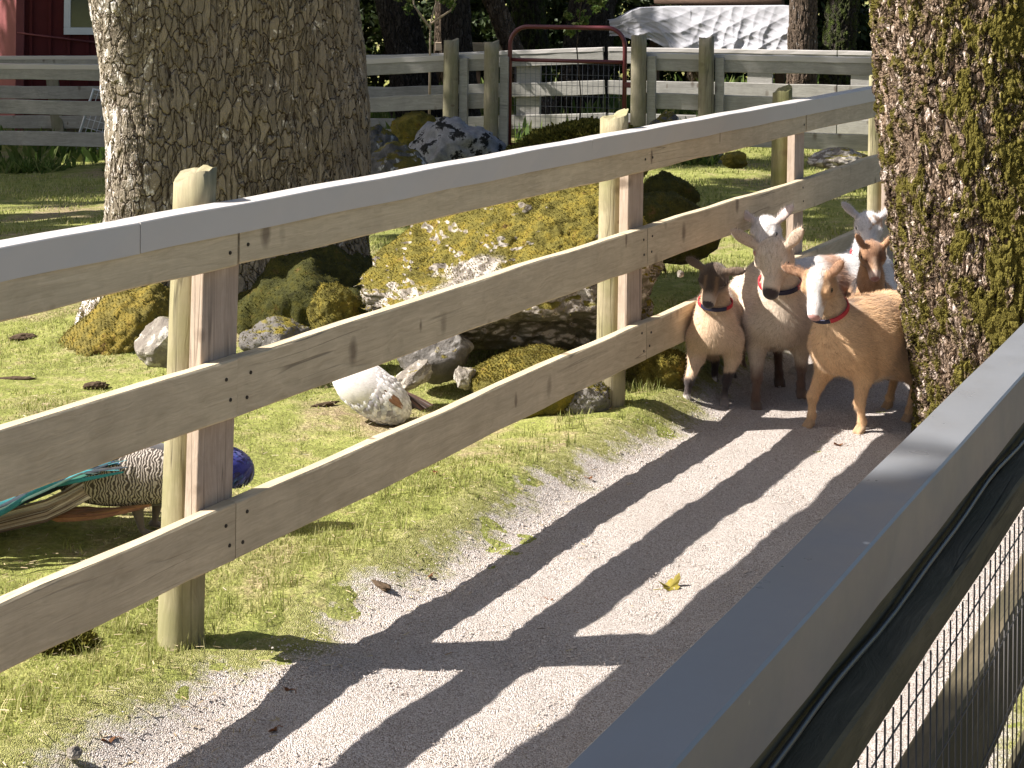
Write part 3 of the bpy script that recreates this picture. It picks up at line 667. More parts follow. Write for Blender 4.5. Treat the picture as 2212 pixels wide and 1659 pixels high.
# only the lowest 2.2 m gets the dense grid
tp[:6] = [(a + .085, b_, c) for a, b_, c in tp[:6]]
o, Vt = trunk_mesh('trunk', tp[:6], rads[:6], M['bark_big'], t1, 720, 430, lobes=LOB, wob=.03, seed=2)
Nt = vnormals(o)
trunk_mesh('upper_trunk', tp[5:], rads[5:], M['bark_big'], t1, 120, 60, seed=2)
pr = np.clip(.62 - Vt[:, 2] + .18 * fbm(Vt, 5, 1), 0, 1) * (Nt[:, 1] < .5) * (Vt[:, 2] > -.1)
def root(px0, px1, py0, py1, Y, seed, n, mm, dy, mt='rock_ochre', tm='moss_tuft'):
    a = at(px0, py1, Y) - bt; b_ = at(px1, py0, Y) - bt; bm = bmesh.new(); bmesh.ops.create_icosphere(bm, subdivisions=6, radius=1)
    q = np.array([v.co[:] for v in bm.verts]); q *= (1 + .13 * fbm(q, 1.5, seed) + .07 * fbm(q, 5, seed + 2) + .03 * fbm(q, 16, seed + 4))[:, None]
    q[:, 2] = np.where(q[:, 2] > 0, q[:, 2] * np.interp(q[:, 0], [-1, -.5, 0, .6, 1], mm), q[:, 2] * .4)
    q = q * np.array([(b_.x - a.x) / 2, dy, (b_.z - a.z)]) + np.array([(a.x + b_.x) / 2, Y - bt.y, a.z])
    for v, c_ in zip(bm.verts, q): v.co = c_
    o_ = bm_obj('root', bm, M[mt], t1, True); nn_ = vnormals(o_)
    tufts(q, nn_, n * 3, .0034, M[tm], 'moss', t1, np.clip(nn_[:, 2] + .35 + .5 * fbm(q, 6, seed), 0.02, 1))
root(45, 430, 585, 790, 7.5, 3, 4000, (.02, .36, .70, .95, 1.0), .42)
root(470, 915, 520, 740, 8.0, 7, 2500, (1.0, 1.0, .95, .85, .6), .62, 'rock_shademoss', 'moss_dark')
mo = tufts(Vt, Nt, 16000, .004, M['moss_tuft'], 'moss', t1, pr)
limbs(t1, tp[-1], [(-2, -1, 8), (2, 0.8, 8.2), (.5, 2, 8.5), (-1.4, 1.6, 8.8), (.8, -1.6, 9)], .3, M['bark_far2'])
leaf_cloud([(-2, -.6, 8.6), (1.8, .8, 8.6), (.4, 2.2, 9), (-.4, -1.4, 9.6), (0, .3, 10.4)], [1.5, 1.6, 1.5, 1.5, 1.6], 9000, .14, M['leaves'], 'crown', t1)

# mossy tree at right edge
rtY = 6.15
rb = at(2205, 940, rtY); rb = Vector((rb.x, rtY, float(gz(rb.x, rtY))))
t2 = empty('tree', rb, 'moss covered leaning tree trunk at right edge behind the near fence', 'tree')
cp = []; rr_ = []
for (pl, py) in ((2008, 950), (1992, 830), (1970, 720), (1947, 560), (1921, 330), (1903, 140), (1880, -70)):
    L = at(pl, py, rtY); r_ = .40
    cp.append((L.x + r_ - rb.x, 0, L.z - rb.z)); rr_.append(r_)
rr_[0] = .43
cp.insert(0, (cp[0][0] + .02, 0, -.15)); rr_.insert(0, .47)
o, Vt = trunk_mesh('trunk', cp, rr_, M['bark_moss'], t2, 560, 430, wob=.03, seed=9, lobes=[(R(190), .4, .12, .25), (R(250), .4, .1, .3)])
Nt = vnormals(o)
pr = np.clip(.25 + 1.2 * fbm(Vt * np.array([1, 1, .6]), 5.5, 6) - .55 + 1.6 * sstep(-.85, .1, Nt[:, 0]), 0, 2) * (Nt[:, 1] < .4) * (Nt[:, 0] < .95)
tufts(Vt + Nt * .012, Nt, 42000, .0042, M['moss_bark'], 'moss', t2, pr)
tx = Vector(cp[-1])
trunk_mesh('upper_trunk', [tuple(tx), (tx.x - .3, .1, 3.4), (tx.x - .5, .2, 5.2)], [.4, .36, .3], M['bark_moss'], t2, 90, 50, seed=9)
limbs(t2, (tx.x - .5, .2, 5.1), [(-1.5, 1, 7.6), (1.2, 1.5, 8), (.5, -.5, 8.4)], .22, M['bark_far2'])
leaf_cloud([(-1.2, 1, 8), (1.2, 1.4, 8.2), (.2, -.2, 9)], [1.2, 1.3, 1.3], 6000, .13, M['leaves'], 'crown', t2)

# far trunks
def far_tree(pts, Y, wpx, mat, label, crown=True, seed=1, name='tree'):
    g = at(pts[-1][0], pts[-1][1], Y); b = Vector((g.x, Y, float(gz(g.x, Y))))
    t = empty(name, b, label, 'tree', 'trees beyond the far fence')
    p = [tuple(at(x, y, Y) - b) for x, y in pts][::-1]
    p = [(p[0][0], 0, -.2)] + [(q[0], 0, q[2]) for q in p]; k = Y / F
    r = [wpx[-1] * .62 * k] + [q * .5 * k for q in wpx[::-1]]
    up = (p[-1][0] * 1.6 - .6 * p[-2][0], 0, 4.5); p.append((p[-1][0] + (p[-1][0] - p[1][0]) * .8, .1, 4.5)); r.append(r[-1] * .9)
    trunk_mesh('trunk', p, r, mat, t, 120, 150, wob=.05, seed=seed, lobes=[(R(200), .5, .25, .12), (R(300), .5, .25, .12)])
    e = p[-1]
    limbs(t, e, [(e[0] - 1, .6, 6.3), (e[0] + 1.1, .9, 6.6), (e[0] + .2, -.6, 6.9)], r[-1] * .8, mat)
    leaf_cloud([(e[0] - 1.2, .6, 6.6), (e[0] + 1.2, .8, 6.9), (e[0], -.6, 7.4), (e[0] + .2, 1.4, 7.6)], [1.3, 1.4, 1.4, 1.5], 5000, .16, M['leaves'], 'crown', t)
    return t
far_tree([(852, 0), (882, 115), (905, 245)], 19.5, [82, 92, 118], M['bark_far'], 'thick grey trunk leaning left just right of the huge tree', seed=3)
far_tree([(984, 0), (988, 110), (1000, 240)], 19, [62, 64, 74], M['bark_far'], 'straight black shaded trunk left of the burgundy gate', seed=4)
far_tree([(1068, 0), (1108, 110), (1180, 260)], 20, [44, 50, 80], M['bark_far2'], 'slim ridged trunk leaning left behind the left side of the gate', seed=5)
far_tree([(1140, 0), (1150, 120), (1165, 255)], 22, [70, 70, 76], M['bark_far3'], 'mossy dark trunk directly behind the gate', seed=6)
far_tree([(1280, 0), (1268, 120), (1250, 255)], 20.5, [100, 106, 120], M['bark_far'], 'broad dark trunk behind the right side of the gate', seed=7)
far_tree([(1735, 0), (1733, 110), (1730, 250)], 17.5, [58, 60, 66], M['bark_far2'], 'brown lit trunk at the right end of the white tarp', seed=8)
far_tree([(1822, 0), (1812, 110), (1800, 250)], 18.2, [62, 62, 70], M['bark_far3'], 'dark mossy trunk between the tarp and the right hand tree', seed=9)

# shade trees out of frame on the left: they throw the dappled light
def shade_tree(x, y, h, blobs, n, size, label):
    t = empty('tree', (x, y, float(gz(x, y))), label, 'tree', 'shade trees outside the view')
    bm = bmesh.new(); tube_bm(bm, [(0, 0, -.2), (.05, 0, h * .4), (0, .05, h * .8)], [.22, .18, .12], 12); bm_obj('trunk', bm, M['bark_far2'], t)
    limbs(t, (0, 0, h * .6), [(bx, by, bz) for (bx, by, bz, r) in blobs], .1, M['bark_far2'])
    leaf_cloud([(bx, by, bz) for (bx, by, bz, r) in blobs], [b_[3] for b_ in blobs], n, size, M['leaves'], 'crown', t)
    return t
shade_tree(-6.2, .0, 6, [(1.0, -.2, 6.0, .8), (1.5, .4, 6.2, .8), (.6, .7, 6.2, .8), (1.9, -.1, 6.6, .8), (.3, -.2, 5.6, .8), (2.2, .7, 6.6, .7), (1.2, .75, 6.1, .6), (.2, 1.0, 5.5, .6)], 60000, .13, 'leafy tree beside the viewer shading the near fence cap')
for i, (x, y, h, n, nb_, sx, sy, r0, r1, lab) in enumerate([
    (-13, 14.4, 8.5, 24000, 9, 2.2, 1.2, .9, 1.4, 'leafy tree far left of the red shed'), (-12.2, 10.4, 8.2, 14000, 26, 2.6, 1.7, .3, .55, 'sparse leafy tree left of the lawn'), (-12.4, 8.9, 8.4, 12000, 20, 1.4, .9, .3, .5, 'sparse leafy tree nearest the left lawn'), (-5.6, 11.6, 8.4, 12000, 22, 2.2, 1.8, .3, .5, 'sparse leafy tree behind the huge trunk'), (-6.8, 10.9, 8.6, 9000, 22, 2.6, 1.8, .25, .45, 'sparse leafy tree at the left lawn edge'),
    (-8.5, 19, 8.5, 24000, 9, 2.4, 1.6, .9, 1.5, 'leafy tree behind the red shed'), (-5.2, 21.5, 9, 20000, 9, 2.4, 1.6, .9, 1.5, 'leafy tree behind the dark railing'), (-8.0, 14.6, 8.5, 16000, 16, 2.5, 1.3, .5, .9, 'leafy tree beside the red shed corner'),
    (-14, 18, 9, 26000, 9, 2.4, 1.7, .9, 1.5, 'leafy tree beyond the red shed at far left'), (-1, 25, 9, 14000, 9, 2.4, 1.7, .9, 1.5, 'leafy tree deep in the wood'), (3, 26, 9, 14000, 9, 2.4, 1.7, .9, 1.5, 'leafy tree in the wood at right')]):
    rs = random.Random(i)
    shade_tree(x, y, h, [(rs.uniform(-sx, sx), rs.uniform(-sy, sy), h + rs.uniform(-1.2, 1.2), rs.uniform(r0, r1)) for _ in range(nb_)], n, .17, lab)

# ------------------------------------------------------------------ rocks
def rock(name, px0, px1, py0, py1, Y, mat, label, group=None, depth=None, seed=0, rough=.16, moss=0, mossmat='moss_tuft', sub=5, skew=0.0, under=0.0, sharp=.0, shape=None, tsize=.0038, cat='rock', sink=.25):
    """boulder filling a photo box, its middle at distance Y"""
    a = at(px0, py1, Y); b = at(px1, py0, Y)
    cx, zb, zt = (a.x + b.x) / 2, a.z, b.z; wx = (b.x - a.x) / 2
    hz = (zt - zb) / 2; dy = depth or wx * .8
    bm = bmesh.new(); bmesh.ops.create_icosphere(bm, subdivisions=sub, radius=1.0)
    V = np.array([v.co[:] for v in bm.verts]); rs = np.random.default_rng(seed + 50)
    # flatten with random planes so that it breaks into facets
    for _ in range(9):
        nrm = rs.normal(size=3); nrm /= np.linalg.norm(nrm); d = rs.uniform(.72, .93) - sharp
        q = V @ nrm - d; V -= np.where(q > 0, q, 0)[:, None] * nrm * .85
    V *= (1 + rough * fbm(V, 1.6, seed * 1.7) + rough * .45 * fbm(V, 4.5, seed * 2.3 + 5) + rough * .17 * fbm(V, 14, seed + 3) + rough * .08 * fbm(V, 40, seed + 7, 2))[:, None]
    V /= np.abs(V).max(0)
    if shape is not None: V = shape(V)
    V[:, 0] += skew * V[:, 2]
    V *= np.array([wx, dy, hz])
    c = Vector((cx, Y, (zb + zt) / 2)); gzv = float(gz(cx, Y))
    if gzv > zb: pass
    V2 = V
    for v, q in zip(bm.verts, V2): v.co = q
    o = bm_obj(name, bm, mat, None, smooth=True)
    if moss:
        t = empty(name, c, label, cat, group); o.name = 'stone'; o.parent = t
        Nn = vnormals(o); pr = np.clip(Nn[:, 2] * 1.1 + .25 + .5 * fbm(V2 / max(wx, .01), 3, seed), 0, 1) ** 1.5 + 1e-6
        tufts(V2.astype(np.float32), Nn, moss * 2 if moss < 20000 else moss, tsize, M[mossmat], 'moss', t, pr)
        return t
    o.location = c; tag(o, label, cat, group); return o
G_B = 'boulders behind the path fence'
def slabr(V):
    V = V.copy(); V[:, 2] = np.where(V[:, 2] > 0, V[:, 2] * (.80 - .34 * V[:, 0] - .1 * V[:, 0] ** 2) * (1 + .12 * fbm(V, 3, 4)), V[:, 2]); return V / np.abs(V).max(0)
def slab(V):
    V = V.copy(); V[:, 2] = np.where(V[:, 2] > 0, V[:, 2] * (.78 + .26 * V[:, 0] - .1 * V[:, 0] ** 2), V[:, 2]); return V / np.abs(V).max(0)
def bould(V):
    V = V.copy(); x = np.clip(V[:, 0], -1, 1); den = np.sqrt(np.maximum(1 - x ** 2, .05)); vz = np.clip(V[:, 2] / den * 1.08, -1, 1)
    top = np.interp(x, [-1, -.9, -.73, -.5, -.2, .3, .6, .8, 1], [.0, .28, .52, .76, .93, .98, .95, .62, .02]); bot = np.interp(x, [-1, -.8, -.4, .1, .5, .85, 1], [.2, .48, .56, .5, .58, .5, .2])
    V[:, 2] = np.where(vz > 0, vz ** .85 * top * (1 - .16 * np.clip(-V[:, 1], 0, 1)), vz * bot)
    V[:, 1] = V[:, 1] * (1 - .18 * np.clip(V[:, 2], 0, 1)) * np.where(V[:, 2] < -.1, .82, 1)
    rg = np.exp(-((x + .62 + .1 * V[:, 2]) / .05) ** 2) * (V[:, 1] < 0) * .06; V[:, 1] -= rg
    return V * (1 + .05 * fbm(V, 2.6, 3) + .028 * fbm(V, 8, 5) + .016 * fbm(V, 24, 7) + .008 * fbm(V, 60, 9, 2))[:, None]
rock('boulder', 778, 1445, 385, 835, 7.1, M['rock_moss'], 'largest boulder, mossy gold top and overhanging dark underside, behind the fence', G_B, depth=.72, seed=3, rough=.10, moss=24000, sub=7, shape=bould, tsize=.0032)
rock('boulder', 862, 1100, 248, 440, 11.6, M['rock_lichen'], 'black and white lichen boulder in front of the far fence, left of the gate', G_B, seed=5, rough=.14)
rock('boulder', 1075, 1420, 243, 420, 11.4, M['rock_allmoss'], 'long low mossy boulder lying in front of the burgundy gate', G_B, seed=8, rough=.10, moss=2500, mossmat='moss_dark', shape=slab, tsize=.02)
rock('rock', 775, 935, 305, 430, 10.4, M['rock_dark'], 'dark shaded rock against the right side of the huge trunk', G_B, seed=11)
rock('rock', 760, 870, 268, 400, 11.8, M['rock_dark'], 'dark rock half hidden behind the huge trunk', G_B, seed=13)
rock('rock', 1370, 1515, 355, 480, 8.75, M['rock_shademoss'], 'dark mossy rock right of the second fence post, the farther of two', G_B, seed=15, moss=300, mossmat='moss_dark', shape=slabr)
rock('rock', 1335, 1560, 405, 570, 8.25, M['rock_shademoss'], 'dark mossy mound right of the second fence post, the nearer of two', G_B, seed=17, moss=300, mossmat='moss_dark', shape=slabr)
rock('tree_stump', 660, 782, 602, 745, 6.9, M['rock_allmoss'], 'small rounded mossy stump left of the largest boulder', None, seed=19, moss=700, cat='stump', rough=.2)
rock('rock', 515, 690, 684, 790, 6.75, M['rock_grey'], 'flat grey rock right of the first post with moss on top', G_B, seed=21, moss=250, rough=.12)
rock('rock', 288, 420, 684, 800, 6.6, M['rock_pale'], 'pale grey angular rock left of the first fence post', G_B, seed=23, rough=.12, sharp=.08)
rock('rock', 850, 1025, 690, 825, 6.55, M['rock_grey'], 'smooth dark grey wedge stone under the largest boulder', G_B, seed=25, rough=.1, sharp=.05)
rock('stone', 978, 1030, 788, 842, 6.35, M['rock_pale'], 'small pale stone beside the grey wedge stone', G_B, seed=27)
rock('stone', 855, 940, 775, 850, 6.35, M['rock_pale'], 'pale tilted slab stone leaning below the grey wedge stone', G_B, seed=29, skew=.5, sharp=.1)
rock('rock', 1000, 1310, 732, 905, 6.35, M['rock_allmoss'], 'sloping moss covered rock under the second fence bay', G_B, seed=31, rough=.12, moss=3000, shape=slab)
rock('rock', 1340, 1500, 738, 880, 6.65, M['rock_allmoss'], 'rounded mossy rock between second post and the goats', G_B, seed=33, rough=.16, moss=2600)
rock('rock', 1190, 1320, 815, 905, 6.25, M['rock_grey'], 'low dark stone at the foot of the second post', G_B, seed=34, rough=.16, moss=500, mossmat='moss_dark')
rock('rock', 22, 206, 1352, 1470, 4.02, M['rock_allmoss'], 'dark mossy rock under the bottom rail at lower left', G_B, seed=35, rough=.14, moss=1400, mossmat='moss_dark', tsize=.009)
rock('rock', 1735, 1890, 318, 372, 13.2, M['rock_pale'], 'flat grey rock in front of the far fence at right', G_B, seed=37)
rock('rock', 830, 965, 238, 320, 15.6, M['rock_allmoss'], 'low mossy rock behind the far fence left of the lichen boulder', G_B, seed=39)
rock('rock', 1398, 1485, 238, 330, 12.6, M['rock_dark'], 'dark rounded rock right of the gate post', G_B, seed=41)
rock('stone', 1555, 1620, 325, 365, 13.4, M['rock_allmoss'], 'small tan clump on the grass below the far fence', G_B, seed=43)
rock('stone', 1462, 1478, 584, 600, 6.75, M['rock_pale'], 'tiny pale pebble in the shade left of the goats', None, seed=45)
rock('stone', 140, 178, 1610, 1642, 3.48, M['rock_pale'], 'small white pebble in the grass at lower left', None, seed=47)

# ------------------------------------------------------------------ far fence, gate and things behind
FL = at(60, 300, 16.6); FRr = at(1900, 300, 14.4)
fd = Vector((FRr.x - FL.x, FRr.y - FL.y, 0)); FLEN = fd.length; fd.normalize(); fn = Vector((fd.y, -fd.x, 0))
FB = Vector((FL.x, FL.y, 0))
def fz(s): # ground offset along far fence
    return -.30 * float(sstep(.75, 0, s / FLEN))
def fs(px):
    d = at(px, 200, 1.0); k = d.x; return (k * FB.y - FB.x) / (fd.x - k * fd.y)
ff = empty('rail_fence', (0, 0, 0), 'grey capped rail fence crossing the far side of the lawn beside the gate', 'fence')
def frail(s0, s1, z0, z1, off, mat, parent, name='rail'):
    rail_obj(name, s0, s1, z0, z1, off, .04, mat, parent, FB, fd, fn, dz0=fz(s0), dz1=fz(s1), bev=.004)
cuts = [(-3.0, fs(480)), (fs(480), fs(985)), (fs(985), fs(1080)), (fs(1375), fs(1530)), (fs(1530), fs(1905)), (fs(1905), FLEN + 4)]
for s0, s1 in cuts:
    for z0, z1 in ((.845, .985), (.49, .635), (.17, .315)):
        frail(s0 + .004, s1 - .004, z0, z1, 0, M['rail_far'], ff)
    cap_piece(s0 + .003, s1 - .003, ff, FB, fd, fn, M['metal_cap'], 1.005, w=.10, drop=.05, over=.006, dz0=fz(s0), dz1=fz(s1))
for px, tz in ((-60, 1.1), (480, 1.1), (979, 1.15), (1066, 1.12), (1382, 1.17), (1528, 1.16), (1905, 1.1)):
    s = fs(px); p = FB + fd * s - fn * (-.075) ; p.z = fz(s)
    round_post('post', p, .072, -.15, tz, M['post_far'], ff, seed=int(px) + 99, cut=.01)
    bm = bmesh.new(); box_bm(bm, .075, .155, -.06, -.005, -.1, .98, .004)
    o = bm_obj('post_board', bm, M['rail_far'], ff); q = FB + fd * s; o.location = (q.x, q.y, fz(s)); o.rotation_euler = (0, 0, math.atan2(fd.y, fd.x))
# second fence behind
sf = empty('rail_fence', (0, 0, 0), 'second grey rail fence standing behind the gate and far fence', 'fence')
SB = FB - fn * 2.2
for s0, s1 in ((-3, 3.2), (3.2, 5.6), (5.6, 8.0), (8.0, FLEN + 4)):
    for z0, z1 in ((.80, .95), (.47, .62), (.12, .27)):
        rail_obj('rail', s0 + .004, s1 - .004, z0, z1, 0, .04, M['rail_far'], sf, SB, fd, fn, dz0=fz(s0), dz1=fz(s1))
    cap_piece(s0 + .003, s1 - .003, sf, SB, fd, fn, M['metal_cap'], .972, w=.10, drop=.04, over=.006, dz0=fz(s0), dz1=fz(s1))
for px in (560, 1138, 1640, 1865):
    d = at(px, 200, 1.0); s = (d.x * SB.y - SB.x) / (fd.x - d.x * fd.y); p = SB + fd * s
    bm = bmesh.new(); box_bm(bm, -.13, .13, .045, .13, -.15, .93, .005); o = bm_obj('post', bm, M['rail_far'], sf); o.location = (p.x, p.y, fz(s)); o.rotation_euler = (0, 0, math.atan2(fd.y, fd.x))
# gate
gs0, gs1 = fs(1101), fs(1349); gw = gs1 - gs0; gp = FB + fd * gs0; gp.z = fz(gs0) * .5
ga = empty('metal_gate', gp, 'burgundy tubular gate with arched top and wire mesh between the far fence posts', 'gate', rz=math.atan2(fd.y, fd.x))
gh = at(1220, 58, gp.y).z - gp.z; rr = .17; bm = bmesh.new()
pts = [(0, 0, .12), (0, 0, gh - rr)] + [tuple(p) for p in arc((rr, 0, gh - rr), rr, math.pi, math.pi / 2, 8, (1, 0, 0), (0, 0, 1))[1:]]
pts += [tuple(p) for p in arc((gw - rr, 0, gh - rr), rr, math.pi / 2, 0, 8, (1, 0, 0), (0, 0, 1))] + [(gw, 0, .12)]
tube_bm(bm, pts, .021, 12)
mz = at(1220, 130, gp.y).z - gp.z
bm_obj('gate_frame', bm, M['gate'], ga)
bm = bmesh.new(); tube_bm(bm, [(.02, 0, mz), (gw - .02, 0, mz)], .019, 10); bm_obj('crossbar', bm, M['gate'], ga)
bm = bmesh.new(); tube_bm(bm, [(.02, 0, .13), (gw - .02, 0, .13)], .019, 10); bm_obj('crossbar', bm, M['gate'], ga)
bm = bmesh.new()
for x in np.arange(.05, gw - .02, .05): tube_bm(bm, [(x, .004, .13), (x, .004, mz)], .0022, 5)
for z in np.arange(.2, mz, .1): tube_bm(bm, [(.02, -.002, z), (gw - .02, -.002, z)], .0022, 5)
bm_obj('wire_mesh', bm, M['wire_far'], ga)
for x in (-.03, gw + .03):
    for z in (.35, .72):
        bm = bmesh.new(); box_bm(bm, x - .035, x + .035, -.02, .02, z - .025, z + .025, .006); bm_obj('hinge', bm, M['gate'], ga)

# tarp over a rack
tY = 18.4
tb = at(1512, 300, tY); tb = Vector((tb.x, tY, float(gz(tb.x, tY))))
tz = at(1560, 14, tY).z - tb.z; hw = (1705 - 1352) / 2 / F * tY; ntx, ntz = 260, 110; V = []
tr = empty('tarp_cover', tb, 'white rumpled tarp hanging over a log rail behind the far fence', 'tarp')
def ridge(x): return (1 - abs((x % 1) * 2 - 1)) ** 2.2
for i in range(ntx):
    px = 1320 + 385 * i / (ntx - 1)
    yt = np.interp(px, [1320, 1338, 1368, 1384, 1450, 1705], [46, 43, 24, 17, 14, 12]); yb = np.interp(px, [1320, 1345, 1372, 1400, 1440, 1470, 1705], [80, 78, 88, 84, 105, 128, 134])
    u = (px - 1320) / 385
    for j in range(ntz):
        v = j / (ntz - 1); vb = max(0, (v - .1) / .9); q = at(px, yt + (yb - yt) * vb, tY + .55 - 1.1 * u) - tb
        fan = (u - .32) / (.25 + .75 * v) if u < .5 else u
        f = .034 * ridge(5.2 * (u + .10 * vb * math.sin(5 * u)) + .9 * vb * math.cos(7 * u)) + .02 * ridge(11 * u - 1.3 * vb * (1 if u < .45 else -1) + .4 * math.sin(9 * u)) + .02 * ridge(6.3 * (u * .8 + .5 * vb)) + .008 * ridge(17 * (u * .55 - .42 * vb))
        f += .013 * mnoise.noise((u * 9, vb * 4, 1)) + .006 * mnoise.noise((u * 30, vb * 14, 4))
        dy = .42 * (1 - v / .1) if v < .1 else -f * (.25 + .9 * min(1, vb * 1.5))
        dy += .35 * max(0, (1384 - px) / 64) ** 1.3
        V.append((q.x + .02 * mnoise.noise((u * 6, vb * 5, 9)), q.y + dy, q.z))
V = np.array(V); idx = np.arange(ntx * ntz).reshape(ntx, ntz)
Q = np.stack([idx[:-1, :-1].ravel(), idx[:-1, 1:].ravel(), idx[1:, 1:].ravel(), idx[1:, :-1].ravel()], 1)
M['tarp'] = mat_plain('white_tarp_cloth', (.40, .395, .42), .85, .1, 0, .06, 6, .003, 30)
np_mesh('tarp_sheet', V, Q, M['tarp'], tr, smooth=True)
lg = empty('log_rack', tb + Vector((.12, .42, 0)), 'weathered log rail on posts carrying the white tarp', 'rack', rz=math.atan2(-1.1, 2 * hw))
bm = bmesh.new(); tube_bm(bm, [(-hw * .72, 0, tz + .05), (0, 0, tz + .055), (hw * 1.0, 0, tz + .06)], [.045, .05, .045], 12); bm_obj('log', bm, M['timber_dark'], lg)
for x in (-hw * .75, hw * .95):
    bm = bmesh.new(); tube_bm(bm, [(x, .05, -.1), (x, .05, tz + .0)], .06, 12); bm_obj('post', bm, M['timber_dark'], lg)
for z in (.45, .85):
    bm = bmesh.new(); tube_bm(bm, [(-hw, .05, z), (hw, .05, z)], .04, 10); bm_obj('log', bm, M['timber_dark'], lg)

# red shed
sc_ = at(33, 300, 20.2); sc_.z = float(gz(sc_.x, 20.2))
sh = empty('shed', sc_, 'red board shed with white framed window at upper left behind the fence', 'shed')
dR = Vector((.985, .17, 0)); dL = Vector((-.62, .78, 0)).normalized()
def wallp(name, d, L, mat, z0, z1, th=.08, parent=sh, off=0.0, s0=0.0):
    bm = bmesh.new(); box_bm(bm, s0, s0 + L, -off, th - off, z0, z1, .004); o = bm_obj(name, bm, mat, parent)
    o.rotation_euler = (0, 0, math.atan2(d.y, d.x)); return o
wallp('wall', dR, 2.5, M['shed_red'], .1, 3.4)
o = wallp('wall', dL, 3.0, M['shed_pink'], .1, 3.4, .08, off=.08); 
wallp('corner_board', dR, .10, M['shed_pink'], -.05, 3.4, .05, off=.055)
for k in range(10): wallp('batten', dR, .035, M['shed_red'], .1, 3.4, .03, off=.033, s0=.16 + .23 * k)
wx0 = (132 - 33) / F * 20.2 / .985; wx1 = wx0 + .62; wz0 = at(150, 75, 20.2).z - sc_.z
wn = empty('window', (0, 0, 0), None, None); wn.parent = sh; wn.rotation_euler = (0, 0, math.atan2(dR.y, dR.x))
wn.name = 'window'
for nm, (a, b, c, d_) in {'sill': (wx0, wx1, wz0, wz0 + .09)}.items():
    bm = bmesh.new(); box_bm(bm, a, b, -.09, -.04, c, d_, .004); bm_obj('sill', bm, M['white_paint'], wn)
for a in (wx0, wx1 - .08):
    bm = bmesh.new(); box_bm(bm, a, a + .08, -.085, -.042, wz0 + .092, wz0 + 1.1, .004); bm_obj('window_frame', bm, M['white_paint'], wn)
bm = bmesh.new(); box_bm(bm, wx0, wx1, -.085, -.042, wz0 + 1.102, wz0 + 1.19, .004); bm_obj('window_frame', bm, M['white_paint'], wn)
bm = bmesh.new(); box_bm(bm, wx0 + .082, wx1 - .082, -.05, -.044, wz0 + .092, wz0 + 1.1); bm_obj('pane', bm, M['glass'], wn)
bm = bmesh.new(); tube_bm(bm, [(.02, -.06, wz0 + .02), (1.0, -.06, wz0 - .1)], .012, 8); o = bm_obj('pipe', bm, M['shed_pink'], sh); o.rotation_euler = (0, 0, math.atan2(dR.y, dR.x))
bm = bmesh.new(); box_bm(bm, -.4, 2.8, -.5, 4, 3.4, 3.5, .01); o = bm_obj('roof', bm, M['timber_dark'], sh); o.rotation_euler = (0, 0, math.atan2(dR.y, dR.x))
# leaning boards and a wire panel by the shed
def lean_panel(name, px, py, Y, w_, h_, tilt, rz, mat, label, cat, grid=False):
    b = at(px, py, Y); b.z = float(gz(b.x, Y)); bm = bmesh.new()
    if grid:
        tube_bm(bm, [(0, 0, 0), (w_, 0, 0), (w_, 0, h_), (0, 0, h_), (0, 0, 0)], .018, 8)
        for x in np.arange(.06, w_, .06): tube_bm(bm, [(x, 0, 0), (x, 0, h_)], .004, 5)
        for z in np.arange(.1, h_, .1): tube_bm(bm, [(0, 0, z), (w_, 0, z)], .004, 5)
    else: box_bm(bm, 0, w_, -.02, .02, 0, h_, .005)
    o = bm_obj(name, bm, mat); o.location = b; o.rotation_euler = (-.25, tilt, rz); tag(o, label, cat); return o
lean_panel('wire_panel', 160, 275, 18.6, .6, .75, .25, .05, M['white_paint'], 'white framed wire panel leaning beside the red shed', 'wire panel', True)
lean_panel('plank', 118, 280, 18.9, .14, .9, -.2, 0, M['post_far'], 'greenish plank leaning on the red shed wall', 'plank')
# dark railing in the wood
rg = empty('railing', (0, 0, 0), 'brown slatted railing with pale top plank deep behind the trunks', 'railing')
a = at(938, 300, 23.5); b = at(1120, 300, 23.5); L = b.x - a.x; zz = float(gz(a.x, 23.5)); tzr = at(1000, 92, 23.5).z
bm = bmesh.new(); box_bm(bm, 0, L, -.05, .05, tzr - .12, tzr, .006); o = bm_obj('top_plank', bm, M['timber'], rg); o.location = (a.x, 23.5, 0)
bm = bmesh.new(); 
for k in range(int(L / .12)): box_bm(bm, k * .12, k * .12 + .06, -.02, .02, zz, tzr - .122)
o = bm_obj('slats', bm, M['timber_dark'], rg); o.location = (a.x, 23.5, 0)
